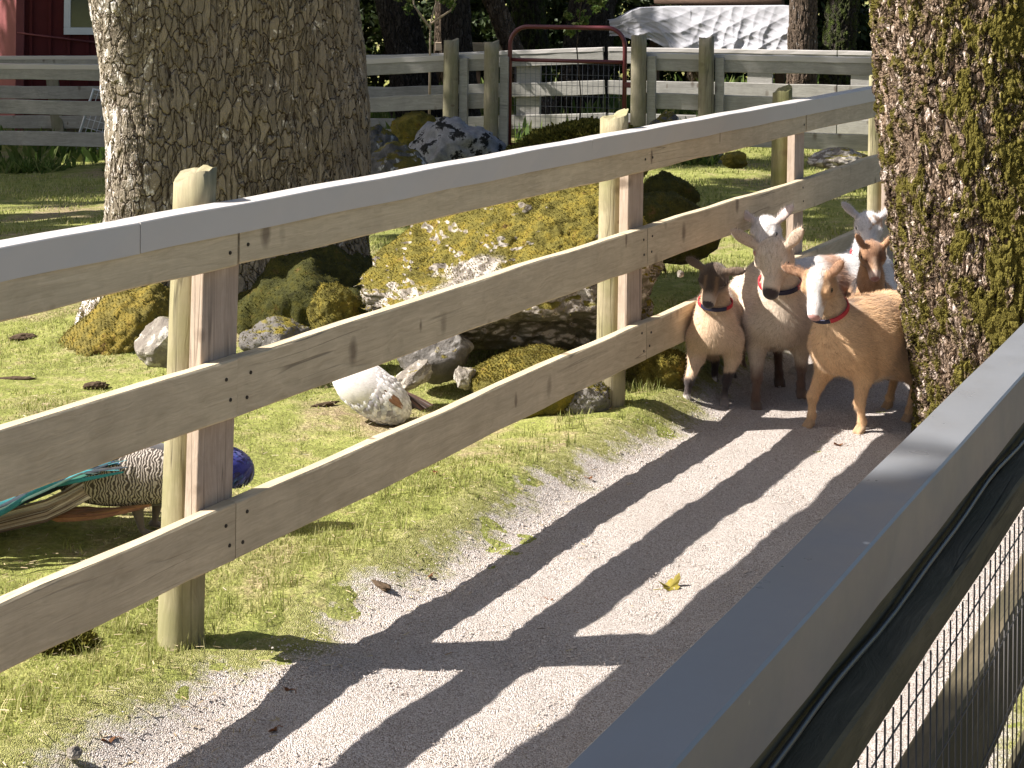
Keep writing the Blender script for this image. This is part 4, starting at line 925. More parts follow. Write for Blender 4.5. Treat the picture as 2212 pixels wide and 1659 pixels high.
# understory shrubs behind everything
sp = [(-9.5, 28, 1.8), (-6.5, 27, 1.8), (-4.2, 27.5, 1.8), (-2.2, 27, 1.9), (-.4, 26.5, 1.8), (1.4, 26.5, 1.9), (3.2, 27, 1.9), (5, 26.5, 1.9), (7, 27, 2.0), (9.5, 28, 2)]
words = ['beyond the red shed', 'behind the red shed wall', 'behind the huge trunk', 'behind the leaning grey trunk', 'behind the black trunk', 'behind the gate arch', 'behind the broad trunk', 'behind the tarp', 'behind the mossy far trunk', 'behind the right hand tree']
for i, ((x, y, r), wd) in enumerate(zip(sp, words)):
    rs = random.Random(i + 40); b = Vector((x, y, float(gz(x, y)))); t = empty('shrub', b, 'dark evergreen understory shrub ' + wd, 'shrub', 'dark shrubs in the wood')
    leaf_cloud([(rs.uniform(-1.1, 1.1), rs.uniform(-.5, .5), rs.uniform(.2, 2.8)) for _ in range(12)], [rs.uniform(.6, 1.0) for _ in range(12)], 12000, .13, M['leaves_dark'], 'foliage', t)
    bm = bmesh.new()
    for k in range(4): tube_bm(bm, [(0, 0, -.1), (rs.uniform(-.5, .5), rs.uniform(-.3, .3), 1.2), (rs.uniform(-1, 1), rs.uniform(-.5, .5), 2.3)], [.05, .035, .01], 6)
    bm_obj('stem', bm, M['bark_far'], t)
cs = []; rs_ = []; rw = random.Random(5)
for k in range(150): cs.append((rw.uniform(-22, 24), rw.uniform(30, 36), rw.uniform(-.3, 7))); rs_.append(rw.uniform(1.0, 1.8))
o = leaf_cloud(cs, rs_, 60000, .3, M['leaves_dark'], 'far_wood', None); tag(o, 'dark mass of far woodland filling the gaps between the trunks', 'woodland', kind='stuff')
# a leafy sapling behind the gate
b = at(1250, 250, 16.6); b.z = float(gz(b.x, 16.6)); t = empty('sapling', b, 'thin pale leaved sapling rising behind the gate', 'sapling')
bm = bmesh.new(); tube_bm(bm, [(0, 0, 0), (.02, 0, .5), (-.03, 0, 1.0), (.02, 0, 1.5)], [.012, .01, .008, .004], 6); bm_obj('stem', bm, M['bark_far2'], t)
leaf_cloud([(-.05, 0, 1.25), (.1, 0, 1.45), (.02, 0, 1.6)], [.14, .16, .14], 400, .05, M['weeds'], 'foliage', t)
b = at(930, 20, 17.5); t = empty('sapling', Vector((b.x, 17.5, float(gz(b.x, 17.5)))), 'bare branched sapling between leaning and black trunks', 'sapling')
bm = bmesh.new()
for q in ([(0, 0, 0), (0, 0, 1.3), (.1, 0, 1.7)], [(0, 0, 1.25), (-.18, 0, 1.5), (-.2, 0, 1.7)], [(0, 0, 1.3), (.22, 0, 1.45), (.3, 0, 1.65)]): tube_bm(bm, q, [.016, .012, .006], 6)
bm_obj('stem', bm, M['timber'], t); leaf_cloud([(-.15, 0, 1.6), (.15, 0, 1.6)], [.2, .2], 300, .05, M['weeds'], 'foliage', t)
# weeds along the far fence
n = 2600; s = rng.random(n) * (FLEN + 3) - 2; 
cl = fbm(np.stack([s, s * 0, s * 0], 1), 1.3, 3); pos = np.stack([FB.x + fd.x * s + fn.x * .1, FB.y + fd.y * s + fn.y * .1, s * 0], 1) + rng.normal(size=(n, 3)) * np.array([.05, .14, 0])
k = cl > -.15; pos = pos[k]; pos[:, 2] = gz(pos[:, 0], pos[:, 1]); m = len(pos) * 5
pos = np.repeat(pos, 5, 0); hh = rng.uniform(.05, .2, m); A = rng.normal(size=(m, 3)) * np.array([1, 1, .3]) + np.array([0, 0, 1.2]); A /= np.linalg.norm(A, axis=1)[:, None]
Sx = np.cross(A, rng.normal(size=(m, 3))); Sx /= np.linalg.norm(Sx, axis=1)[:, None]; wd_ = .014
V = np.stack([pos - Sx * wd_ * .4, pos + Sx * wd_ * .4, pos + A * hh[:, None] * .6 + Sx * wd_, pos + A * hh[:, None]], 1).reshape(-1, 3)
Fq = (np.array([(0, 1, 2), (0, 2, 3)])[None] + (np.arange(m) * 4)[:, None, None]).reshape(-1, 3)
tag(np_mesh('weeds', V, Fq, M['weeds']), 'green weeds growing along the foot of the far fence', 'weeds', kind='stuff')
n = 9000; pos = np.stack([rng.uniform(-6, 6, n), rng.uniform(16.5, 26, n), np.zeros(n)], 1); pos[:, 2] = gz(pos[:, 0], pos[:, 1])
k = fbm(pos, .8, 6) > 0; pos = pos[k]; m = len(pos); hh = rng.uniform(.08, .3, m); A = rng.normal(size=(m, 3)) * .4 + np.array([0, 0, 1.2]); A /= np.linalg.norm(A, axis=1)[:, None]
Sx = np.cross(A, rng.normal(size=(m, 3))); Sx /= np.linalg.norm(Sx, axis=1)[:, None]
V = np.stack([pos - Sx * .02, pos + Sx * .02, pos + A * hh[:, None] * .6 + Sx * .04, pos + A * hh[:, None]], 1).reshape(-1, 3)
Fq = (np.array([(0, 1, 2), (0, 2, 3)])[None] + (np.arange(m) * 4)[:, None, None]).reshape(-1, 3)
tag(np_mesh('undergrowth', V, Fq, M['weeds']), 'low green undergrowth on the wood floor behind the far fence', 'undergrowth', kind='stuff')

# ------------------------------------------------------------------ animals
def surface_nets(Fv, org, h):
    ins = Fv < 0; nx, ny, nz = Fv.shape
    c = np.zeros((nx - 1, ny - 1, nz - 1), np.int8)
    for i in (0, 1):
        for j in (0, 1):
            for k in (0, 1): c += ins[i:nx - 1 + i, j:ny - 1 + j, k:nz - 1 + k]
    act = (c > 0) & (c < 8); I = np.argwhere(act); vid = -np.ones(act.shape, np.int64); vid[act] = np.arange(len(I))
    acc = np.zeros((len(I), 3)); cnt = np.zeros(len(I))
    cor = [(a, b, d) for a in (0, 1) for b in (0, 1) for d in (0, 1)]
    for p in cor:
        for ax in range(3):
            if p[ax]: continue
            q = list(p); q[ax] = 1
            fp = Fv[I[:, 0] + p[0], I[:, 1] + p[1], I[:, 2] + p[2]]; fq = Fv[I[:, 0] + q[0], I[:, 1] + q[1], I[:, 2] + q[2]]
            m = (fp < 0) != (fq < 0); t = np.where(m, fp / np.where(fp == fq, 1, fp - fq), 0)
            pt = np.tile(np.array(p, float), (len(I), 1)); pt[:, ax] += t
            acc[m] += pt[m]; cnt[m] += 1
    V = (I + acc / cnt[:, None]) * h + org; Fs = []
    for ax in range(3):
        sl0 = [slice(1, -1)] * 3; a = [slice(None)] * 3; b = [slice(None)] * 3; a[ax] = slice(0, -1); b[ax] = slice(1, None)
        e = ins[tuple(a)] != ins[tuple(b)]; E = np.argwhere(e)
        u, v = (ax + 1) % 3, (ax + 2) % 3; sh = act.shape
        ok = (E[:, u] > 0) & (E[:, v] > 0) & (E[:, u] < sh[u]) & (E[:, v] < sh[v]); E = E[ok]
        def g(du, dv):
            q = E.copy(); q[:, u] -= du; q[:, v] -= dv; return vid[q[:, 0], q[:, 1], q[:, 2]]
        quad = np.stack([g(1, 1), g(0, 1), g(0, 0), g(1, 0)], 1)
        first = ins[E[:, 0], E[:, 1], E[:, 2]]; quad[~first] = quad[~first][:, ::-1]; Fs.append(quad)
    return V, np.concatenate(Fs)
def cap(a, b, ra, rb, k=.03, tag='body'): return dict(t='c', a=np.array(a, float), b=np.array(b, float), ra=ra, rb=rb, k=k, tag=tag)
def ell(c, r, k=.02, tag='body', Rm=None): return dict(t='e', c=np.array(c, float), r=np.array(r, float), k=k, tag=tag, R=np.eye(3) if Rm is None else np.array(Rm))
def pdist(p, P):
    if p['t'] == 'c':
        ba = p['b'] - p['a']; t = np.clip(((P - p['a']) @ ba) / max(ba @ ba, 1e-9), 0, 1)
        return np.linalg.norm(P - p['a'] - t[..., None] * ba, axis=-1) - (p['ra'] + (p['rb'] - p['ra']) * t)
    q = (P - p['c']) @ p['R']; k0 = np.linalg.norm(q / p['r'], axis=-1); k1 = np.linalg.norm(q / p['r'] ** 2, axis=-1)
    return k0 * (k0 - 1) / np.maximum(k1, 1e-6)
class Soft:
    """soft membership of each vertex in the tagged pieces"""
    def __init__(s, names, W): s.names = names; s.W = W
    def __eq__(s, q): return s.W[:, s.names == q].sum(1)
def isin(t, qs): return np.clip(sum((t == q) for q in qs), 0, 1)
def sdf_mesh(prims, h, zmin=None):
    bb = []
    for p in prims:
        if p['t'] == 'c': m = max(p['ra'], p['rb']); lo = np.minimum(p['a'], p['b']) - m; hi = np.maximum(p['a'], p['b']) + m
        else: m = p['r'].max(); lo = p['c'] - m; hi = p['c'] + m
        bb.append((lo - p['k'] - 2 * h, hi + p['k'] + 2 * h))
    lo = np.min([b[0] for b in bb], 0); hi = np.max([b[1] for b in bb], 0)
    n = np.ceil((hi - lo) / h).astype(int) + 2; Fv = np.full(n, 1.0, np.float32)
    for p, (a, b) in zip(prims, bb):
        i0 = np.maximum(((a - lo) / h).astype(int), 0); i1 = np.minimum(((b - lo) / h).astype(int) + 2, n)
        G = np.stack(np.meshgrid(*[lo[k] + h * np.arange(i0[k], i1[k]) for k in range(3)], indexing='ij'), -1)
        d = pdist(p, G); sl = tuple(slice(i0[k], i1[k]) for k in range(3)); A = Fv[sl]; k = p['k']
        hh = np.maximum(k - np.abs(A - d), 0) / k; Fv[sl] = np.minimum(A, d) - hh * hh * k * .25
    V, Q = surface_nets(Fv, lo, h)
    dd = np.stack([pdist(p, V) for p in prims], 1); T = np.argmin(dd, 1); names = np.array([p['tag'] for p in prims])
    W = np.exp(-(dd - dd.min(1)[:, None]) / .012); W /= W.sum(1)[:, None]
    sdf_mesh.soft = Soft(names, W)
    return V, Q, names[T]
def mk_fur(name, rough=.9):
    b = NB(name); at_ = b.n('Attribute', attribute_name='col'); v = b.co((1, 1, 1))
    n_ = b.noise(b.co((30, 60, 60)), 3.5, 4, .65)
    c = b.mix(b.mr(b.mth('ADD', b.mth('MULTIPLY', n_, .6), b.mth('MULTIPLY', b.noise(b.co(), 11, 4, .6), .4)), .35, .65, 0, .55), at_.outputs['Color'], b.mix(1.0, at_.outputs['Color'], (.5, .47, .44), 'MULTIPLY'))
    b.bump(n_, .0015, .5); m = b.fin(c, rough, .12); b.b.inputs['Sheen Weight'].default_value = .25; b.b.inputs['Sheen Roughness'].default_value = .6
    return m
M['fur'] = mk_fur('short_coat')
def fur_strands(V, Nn, cols, n, ln, wd, flow, parent, name='fur'):
    ii = rng.integers(0, len(V), n); p = V[ii]; nn = Nn[ii]; fl = flow[ii]
    t = fl - nn * (fl * nn).sum(1)[:, None]; t /= np.linalg.norm(t, axis=1)[:, None] + 1e-6
    d = t + nn * rng.uniform(.12, .5, (n, 1)) + rng.normal(size=(n, 3)) * .2; d /= np.linalg.norm(d, axis=1)[:, None]
    s_ = np.cross(d, nn); s_ /= np.linalg.norm(s_, axis=1)[:, None] + 1e-6
    L = ln * rng.uniform(.5, 1.3, (n, 1)) * np.where(np.abs(nn[:, 2:3]) > .5, 1.1, 1)
    VV = np.stack([p - s_ * wd, p + s_ * wd, p + d * L], 1); cc = np.repeat((cols[ii] * rng.uniform(.62, 1.25, (n, 1)))[:, None], 3, 1)
    return np_mesh(name, VV.reshape(-1, 3), np.arange(3 * n).reshape(-1, 3), M['fur'], parent, cols=cc.reshape(-1, 3))

def goat(label, loc, yaw, sc, head, hyaw, hpitch, feet, colour, ear=(.35, .1), hroll=0.0, collar=True, hs=.97, ew=.019, lift=0.0, fur=13000, tail=True, fat=1.0, eyes=True, nose='dark', earlen=1.0):
    """head: poll position in the goat's own frame; feet: FL FR RL RR as (x, y, lift)"""
    H0 = np.array(head, float)
    Rh = np.array(Matrix.Rotation(hyaw, 3, 'Z') @ Matrix.Rotation(-hpitch, 3, 'Y') @ Matrix.Rotation(hroll, 3, 'X'))
    hp = lambda x, y, z: H0 + Rh @ np.array([x * hs, y * hs, z * hs])
    P = [cap((.15, 0, .345 + lift), (0, 0, .335 + lift), .098 * fat, .128 * fat, .05), cap((0, 0, .33 + lift), (-.19, 0, .358 + lift), .132 * fat, .110 * fat, .06),
         cap((.13, 0, .425), (-.16, 0, .43), .062, .072, .07, 'back'), ell((.185, 0, .315 + lift), (.065, .078, .082), .05, 'chest'), ell((-.04, 0, .275 + lift), (.15, .105 * fat, .085), .06, 'belly')]
    nb = np.array((.16, 0, .41)); ne = hp(-.025, 0, -.035)
    mid = (nb + ne) / 2 + np.array((.012, 0, -.012))
    P += [cap(nb, mid, .082, .058, .05, 'neck'), cap(mid, ne, .058, .047, .035, 'neck')]
    P += [ell(hp(.0, 0, 0), (.060 * hs, .063 * hs, .054 * hs), .02, 'head', Rh), cap(hp(.02, 0, -.002), hp(.105, 0, -.016), .047 * hs, .030 * hs, .025, 'head'), cap(hp(.105, 0, -.016), hp(.128, 0, -.022), .030 * hs, .029 * hs, .012, 'muzzle'),
          cap(hp(.0, 0, -.035), hp(.105, 0, -.046), .030, .017, .022, 'jaw'), ell(hp(.128, 0, -.040), (.018, .02, .014), .012, 'muzzle', Rh)]
    for s in (1, -1):
        P += [ell(hp(.016, .041 * s, -.026), (.042, .026, .036), .02, 'cheek', Rh), ell(hp(.038, .048 * s, .016), (.023, .014, .013), .014, 'brow', Rh), ell(hp(.136, .013 * s, -.014), (.012, .009, .009), .008, 'nose', Rh)]
        eo, eb = ear[:2] if s == 1 or len(ear) < 4 else ear[2:]
        d = np.array([-.25 + eb, s * math.cos(eo), math.sin(eo)]); d /= np.linalg.norm(d); d = Rh @ d
        u = np.cross(d, Rh @ np.array([.5, 0, .87])); u /= np.linalg.norm(u); w_ = np.cross(d, u); Re = np.stack([d, u, w_], 1)
        b0 = hp(-.012, .046 * s, .022); L = .043 * earlen
        P += [cap(b0, b0 + d * .03, .015, .013, .014, 'ear'), ell(b0 + d * (L + .012), (L, ew, .0088), .012, 'ear', Re)]
    for i, (fx, fy, lf_) in enumerate(feet):
        s = 1 if fy > 0 else -1; g = np.array((fx, fy, lf_))
        if i < 2:
            sh_ = np.array((.145, .078 * s, .315)); el_ = np.array((.115 + .25 * (fx - .15), .083 * s, .225)); kn = g * .75 + el_ * .25; kn = np.array((fx * .72 + el_[0] * .28 + .014, fy * .7 + el_[1] * .3, .125 + lf_ * .9))
            P += [cap(sh_, el_, .060, .038, .045, 'thigh'), cap(el_, kn, .036, .021, .022, 'leg'), ell(kn, (.021, .021, .026), .010, 'leg')]
            ft = g + np.array((-.006, 0, .05)); P += [cap(kn, ft, .0175, .0145, .012, 'shank')]
        else:
            hi_ = np.array((-.185, .07 * s, .345)); st_ = np.array((-.13 + .25 * (fx + .22), .085 * s, .235)); hk = np.array((fx - .045, fy, .15 + lf_ * .8))
            P += [cap(hi_, st_, .085, .052, .05, 'thigh'), cap(st_, hk, .044, .022, .028, 'leg')]
            ft = g + np.array((-.004, 0, .05)); P += [cap(hk, ft, .019, .0145, .012, 'shank')]
        P += [ell(ft, (.019, .018, .020), .010, 'shank')]
        for q in (1, -1): P += [cap(g + np.array((.004, .0095 * q, .026)), g + np.array((.024, .011 * q, .011)), .0135, .0115, .006, 'hoof')]
    if tail: P += [cap((-.285, 0, .42), (-.33, 0, .50), .024, .020, .03, 'tail'), cap((-.33, 0, .50), (-.325, 0, .56), .022, .010, .02, 'tail')]
    V, Q, tags = sdf_mesh(P, .0052)
    Hc = (V - H0) @ Rh; nz = fbm(V, 14, 3); nz2 = fbm(V, 45, 8)
    cols = np.clip(colour(V, sdf_mesh.soft, Hc / hs, nz), 0, 1)
    hv = tags == 'hoof'; cols[hv] = cols[hv] * .5 + np.array((.10, .075, .055)) * .5
    nv = (tags == 'nose') | ((tags == 'muzzle') & (Hc[:, 0] > .137))
    cols[nv] = np.array((.05, .035, .035)) if nose == 'dark' else np.array((.50, .25, .22))
    mouth = np.exp(-((Hc[:, 2] + .034) / .0035) ** 2) * (Hc[:, 0] > .085) * np.isin(tags, ['muzzle', 'jaw', 'head']); cols *= (1 - .6 * mouth)[:, None]
    r = empty('goat', loc, label, 'goat', 'goats trotting along the path', rz=yaw); r.scale = (sc, sc, sc)
    b = np_mesh('body', V, Q, M['fur'], r, smooth=True, cols=cols)
    sm = b.modifiers.new('s', 'SMOOTH'); sm.factor = .5; sm.iterations = 3
    Nn = vnormals(b)
    flow = np.tile(np.array([-1.0, 0, -.55]), (len(V), 1)); hm = np.isin(tags, ['head', 'cheek', 'brow', 'muzzle', 'jaw', 'nose', 'ear']); flow[hm] = Rh @ np.array([-1, 0, 0.1])
    lm = np.isin(tags, ['leg', 'shank', 'hoof']); flow[lm] = (0, 0, -1)
    ok = ~np.isin(tags, ['nose', 'hoof', 'muzzle'])
    if fur: fur_strands(V[ok], Nn[ok], cols[ok], int(fur * 1.7), .019, .0006, flow[ok], r)
    if eyes:
        for s in (1, -1):
            bm = bmesh.new(); bmesh.ops.create_uvsphere(bm, u_segments=12, v_segments=8, radius=.0135); e = bm_obj('eye', bm, M['eye'], r, True); e.location = hp(.037, .053 * s, .008)
    if collar:
        ax = Vector(ne - nb).normalized(); c = Vector(nb + (ne - nb) * .50) + Vector((.012, 0, -.022)); u = ax.orthogonal().normalized(); v = ax.cross(u); rr = .076
        for nm, a0, a1, mt in (('collar', 0, 4.6, 'collar'), ('collar_buckle', 4.62, 6.26, 'collar_dark')):
            bm = bmesh.new(); rs = []
            for k in range(25):
                a = a0 + (a1 - a0) * k / 24; d = u * math.cos(a) + v * math.sin(a)
                rs.append([bm.verts.new(c + d * (rr + o_) + ax * z) for o_, z in ((0, -.009), (.005, -.008), (.005, .008), (0, .009))])
            for p_, q_ in zip(rs, rs[1:]):
                for k in range(4): bm.faces.new((p_[k], p_[(k + 1) % 4], q_[(k + 1) % 4], q_[k]))
            bmesh.ops.recalc_face_normals(bm, faces=bm.faces); bm_obj(nm, bm, M[mt], r)
    return r
def blend(c, m, col): return c * (1 - m[:, None]) + np.array(col) * m[:, None]
def sm01(x, a, b): return sstep(a, b, x)
HEADT = ['head', 'cheek', 'brow', 'muzzle', 'jaw', 'nose']
def col_darkface(V, t, H, n):
    c = np.tile(np.array((.70, .50, .33)), (len(V), 1)); c = blend(c, sm01(V[:, 2] + .03 * n, .42, .5) * .5, (.30, .18, .10))
    hd = isin(t, HEADT); f = hd * (1 - sm01(H[:, 0] + .015 * n, .075, .12)); c = blend(c, f * (.55 + .45 * sm01(H[:, 2], -.03, .0)), (.065, .042, .03))
    st = hd * np.exp(-((np.abs(H[:, 1]) - .026) / .008) ** 2) * (H[:, 0] > .03) * (H[:, 2] > -.03); c = blend(c, st * .6, (.34, .20, .10))
    c = blend(c, hd * sm01(H[:, 0], .095, .125) * .6, (.40, .34, .29)); c = blend(c, (t == 'ear') * .85, (.09, .06, .045))
    lg = isin(t, ['shank', 'leg', 'hoof']) * sm01(-V[:, 2] + .015 * n, -.165, -.145); c = blend(c, lg, (.045, .03, .028))
    wh = isin(t, ['shank', 'hoof']) * sm01(-V[:, 2] + .012 * n, -.085, -.07) * (V[:, 1] < 0); c = blend(c, wh, (.75, .68, .62)); c = blend(c, (t == 'hoof') * 1., (.45, .38, .34)); return c
def col_buff(V, t, H, n):
    c = np.tile(np.array((.66, .54, .42)), (len(V), 1)); c = blend(c, sm01(-V[:, 2], -.33, -.25) * .5, (.42, .29, .18)); c = blend(c, (t == 'chest') * .5, (.58, .45, .33))
    hd = isin(t, HEADT); c = blend(c, hd * np.exp(-(H[:, 1] / .018) ** 2) * (H[:, 0] > 0) * .45, (.62, .52, .42)); c = blend(c, hd * sm01(H[:, 0], .118, .135), (.07, .05, .05))
    c = blend(c, (t == 'ear') * .5, (.50, .34, .24)); lg = isin(t, ['shank', 'leg', 'hoof']) * sm01(-V[:, 2] + .02 * n, -.17, -.12); return blend(c, lg, (.14, .08, .055))
def col_caramel(V, t, H, n):
    c = np.tile(np.array((.70, .44, .235)), (len(V), 1)); c = blend(c, sm01(V[:, 2] + .02 * n, .44, .50) * (V[:, 0] > -.1) * .45, (.26, .13, .06))
    c = blend(c, np.exp(-((V[:, 0] - .1) / .05) ** 2) * (np.abs(V[:, 1]) < .03 + .02 * n) * (V[:, 2] > .46) * (1 - (t == 'neck')), (.10, .055, .03))
    c = blend(c, sm01(-V[:, 2] + .02 * n, -.235, -.20) * isin(t, ['belly', 'body']) * .7, (.72, .62, .5)); c = blend(c, isin(t, ['thigh', 'leg', 'shank']) * .35, (.62, .38, .19))
    hd = isin(t, HEADT); wf = hd * sm01(-np.abs(H[:, 1]) + .012 * n, -.040, -.030) * (H[:, 2] > -.045); c = blend(c, wf, (.80, .76, .73))
    c = blend(c, hd * sm01(H[:, 0], .09, .11), (.78, .70, .66)); c = blend(c, (t == 'jaw') * .7, (.7, .6, .5)); c = blend(c, (t == 'neck') * (H[:, 0] > -.02) * .4, (.70, .55, .40))
    c = blend(c, hd * np.exp(-((H[:, 0] - .06) ** 2 + (np.abs(H[:, 1]) - .04) ** 2) / .012 ** 2) * .8, (.50, .30, .15))
    return blend(c, (t == 'ear') * .75, (.30, .15, .09))
def col_brown(V, t, H, n):
    c = np.tile(np.array((.48, .27, .14)), (len(V), 1)); c = blend(c, sm01(V[:, 2], .40, .46) * isin(t, ['back', 'body', 'neck']) * (V[:, 0] < .2), (.05, .035, .03))
    hd = isin(t, HEADT); c = blend(c, hd * sm01(H[:, 2] + .01 * n, .0, .03) * .8, (.24, .12, .07)); c = blend(c, hd * np.exp(-((np.abs(H[:, 1]) - .03) / .012) ** 2) * (H[:, 0] > .02) * .8, (.16, .08, .05)); c = blend(c, hd * np.exp(-(H[:, 1] / .014) ** 2) * (H[:, 0] > .05) * .7, (.62, .45, .33))
    c = blend(c, isin(t, ['cheek', 'jaw']) * .7, (.62, .36, .14)); c = blend(c, hd * sm01(H[:, 0], .1, .125), (.66, .5, .42)); return blend(c, (t == 'ear') * .4, (.55, .32, .20))
def col_pied(V, t, H, n):
    c = np.tile(np.array((.80, .77, .75)), (len(V), 1)); c = blend(c, np.exp(-((V[:, 0] + .05 + .04 * n) / .05) ** 2), (.34, .17, .09)); c = blend(c, sm01(n, .45, .6) * (t == 'thigh'), (.36, .19, .1)); return blend(c, (t == 'ear') * .5, (.62, .42, .36))
def col_white(V, t, H, n):
    c = np.tile(np.array((.78, .76, .76)), (len(V), 1)); c = blend(c, sm01(n, .5, .7), (.50, .33, .22)); return blend(c, (t == 'ear') * .5, (.55, .46, .44))
def gp(px, py): return onground(px, py)
p = gp(1546, 884); goat('small tan goat with a dark brown face and black front legs nearest the rail fence', p + Vector((.02, .16, 0)), R(-100), .88, (.265, .0, .63), R(-16), R(-50), [(.13, .045, 0), (.25, -.12, .015), (-.24, .07, 0), (-.08, -.01, .01)], col_darkface, ear=(.0, .0, .45, .05), hroll=R(-8), hs=1.0, fat=.9, lift=.025, ew=.021)
p = gp(1684, 882); goat('tallest cream buff goat with black nose standing between two smaller goats', p + Vector((0, .17, 0)), R(-90), 1.1, (.27, -.045, .59), R(-24), R(-58), [(.12, .085, .03), (.20, -.095, 0), (-.16, .05, 0), (-.27, -.08, 0)], col_buff, ear=(.75, -.15, .75, .0), hroll=R(6), earlen=1.35, ew=.024, hs=1.05, fat=.95)
p = gp(1826, 932); goat('plump caramel goat with white face and pink nose in front at right', p + Vector((.09, .10, 0)), R(-140), 1.0, (.315, .03, .605), R(22), R(-56), [(.12, .085, 0), (.21, -.09, 0), (-.16, .10, 0), (-.26, -.07, 0)], col_caramel, ear=(.72, -.2, .30, .1), hroll=R(4), nose='pink', fat=1.08, fur=18000, ew=.020, earlen=1.05)
p = gp(1872, 832); goat('brown faced goat with a black back standing behind the caramel goat', p + Vector((.05, .22, 0)), R(-98), .88, (.27, 0, .66), R(6), R(-52), [(.15, .08, 0), (.15, -.08, 0), (-.2, .08, 0), (-.2, -.08, 0)], col_brown, ear=(1.0, -.1), collar=False, nose='pink', hs=.95, fat=.9, ew=.017)
p = gp(1725, 824); goat('pied white and brown goat mostly hidden behind the tall buff goat', p + Vector((.12, .25, 0)), R(-158), 1.0, (.30, .06, .655), R(40), R(-38), [(.15, .08, 0), (.17, -.08, .05), (-.2, .08, 0), (-.2, -.08, 0)], col_pied, ear=(.75, -.1, .45, 0), nose='pink', earlen=1.35, ew=.022)
p = gp(1905, 800); goat('white goat farthest back with only ears and forehead above the brown face', p + Vector((.0, .35, 0)), R(-100), .98, (.25, 0, .66), R(5), R(-45), [(.15, .08, 0), (.15, -.08, 0), (-.2, .08, 0), (-.2, -.08, 0)], col_white, ear=(.75, 0), nose='pink', earlen=1.3, ew=.021)

# peacock behind the first post
def mk_barred():
    b = NB('barred_wing'); v = b.co(); wv = b.n('TexWave', wave_type='BANDS', bands_direction='X'); b.put(wv.inputs['Vector'], v)
    wv.inputs['Scale'].default_value = 34; wv.inputs['Distortion'].default_value = 11; wv.inputs['Detail'].default_value = 2; wv.inputs['Detail Scale'].default_value = 1.2
    c = b.ramp(wv.outputs['Fac'], [(.38, (.075, .06, .05)), (.62, (.42, .365, .31))]); b.bump(wv.outputs['Fac'], .004, .5); return b.fin(c, .75, .2)
M['barred'] = mk_barred()
M['feather'] = mk_fur('feather_vane', .45)
def ribbons(paths, widths, cols, name, mat, parent, seg=9, up=(0, 0, 1), ups=None, jit=.35):
    Vs, Fs, Cs, o = [], [], [], 0
    for pts, wv, col, up in zip(paths, widths, cols, ups if ups is not None else [up] * len(paths)):
        pts = np.array(pts, float); t = np.linspace(0, 1, seg); tk = np.linspace(0, 1, len(pts)); c = np.stack([np.interp(t, tk, pts[:, k]) for k in range(3)], 1)
        tg = np.gradient(c, axis=0); tg /= np.linalg.norm(tg, axis=1)[:, None]; s_ = np.cross(tg, np.array(up) / np.linalg.norm(up) + rng.normal(size=3) * jit); s_ /= np.linalg.norm(s_, axis=1)[:, None]
        wd = wv * np.sin(np.pi * np.clip(t * .93 + .05, 0, 1)) ** .6
        n3 = np.cross(s_, tg)
        L = c + s_ * wd[:, None]; Rr = c - s_ * wd[:, None]; Cm = c + n3 * wd[:, None] * .3
        Vs.append(np.concatenate([L, Cm, Rr])); k = np.arange(seg - 1)
        Fs.append(np.concatenate([np.stack([k, k + 1, seg + k + 1, seg + k], 1), np.stack([seg + k, seg + k + 1, 2 * seg + k + 1, 2 * seg + k], 1)]) + o); o += 3 * seg
        cc = np.array(col)[None] * (rng.uniform(.6, 1.3, (seg, 1))); Cs.append(np.concatenate([cc * .85, cc * 1.2, cc * .85]))
    return np_mesh(name, np.concatenate(Vs), np.concatenate(Fs), mat, parent, smooth=True, cols=np.clip(np.concatenate(Cs), 0, 1))
pk = onground(300, 1150); pk = Vector((at(300, 1050, pk.y).x, pk.y, float(gz(pk.x, pk.y))))
pf = empty('peacock', pk, 'peacock with blue breast and long teal train walking behind the first fence post', 'peacock')
x_b = at(549, 1010, pk.y).x - pk.x            # front of the breast
PP = [ell((.02, 0, .175), (.21, .088, .092), .04, 'body'), ell((x_b - .095, 0, .205), (.095, .066, .058), .05, 'breast', np.array(Matrix.Rotation(R(12), 3, 'Y'))), cap((x_b - .15, 0, .23), (x_b - .165, .01, .38), .045, .026, .05, 'neck'), cap((x_b - .165, .01, .38), (x_b - .155, .01, .44), .026, .024, .02, 'head'),
      cap((x_b - .15, .01, .445), (x_b - .11, .01, .435), .013, .003, .008, 'beak'), cap((.05, .04, .1), (.04, .04, .02), .02, .009, .02, 'leg'), cap((.0, -.04, .1), (.02, -.04, .02), .02, .009, .02, 'leg')]
for s in (.04, -.04):
    for a in (-.5, 0, .5): PP.append(cap((.03, s, .014), (.03 + .05 * math.cos(a), s + .05 * math.sin(a), .008), .007, .004, .006, 'leg'))
V, Q, tg = sdf_mesh(PP, .006); n_ = fbm(V, 30, 3)
c = np.tile(np.array((.035, .03, .03)), (len(V), 1)); blue = (tg == 'breast') | (tg == 'neck') | (tg == 'head'); c[blue] = (.012, .018, .22); c = blend(c, blue * sm01(V[:, 2] + .01 * n_, .25, .29) * .4, (.02, .16, .30)); c[tg == 'leg'] = (.16, .13, .11); c[tg == 'beak'] = (.3, .26, .2)
np_mesh('body', V, Q, M['feather'], pf, smooth=True, cols=c)
paths, wds, cls, ups = [], [], [], []
Rr_ = np.array(Matrix.Rotation(R(12), 3, 'Y')); bc = np.array((x_b - .095, 0, .205))
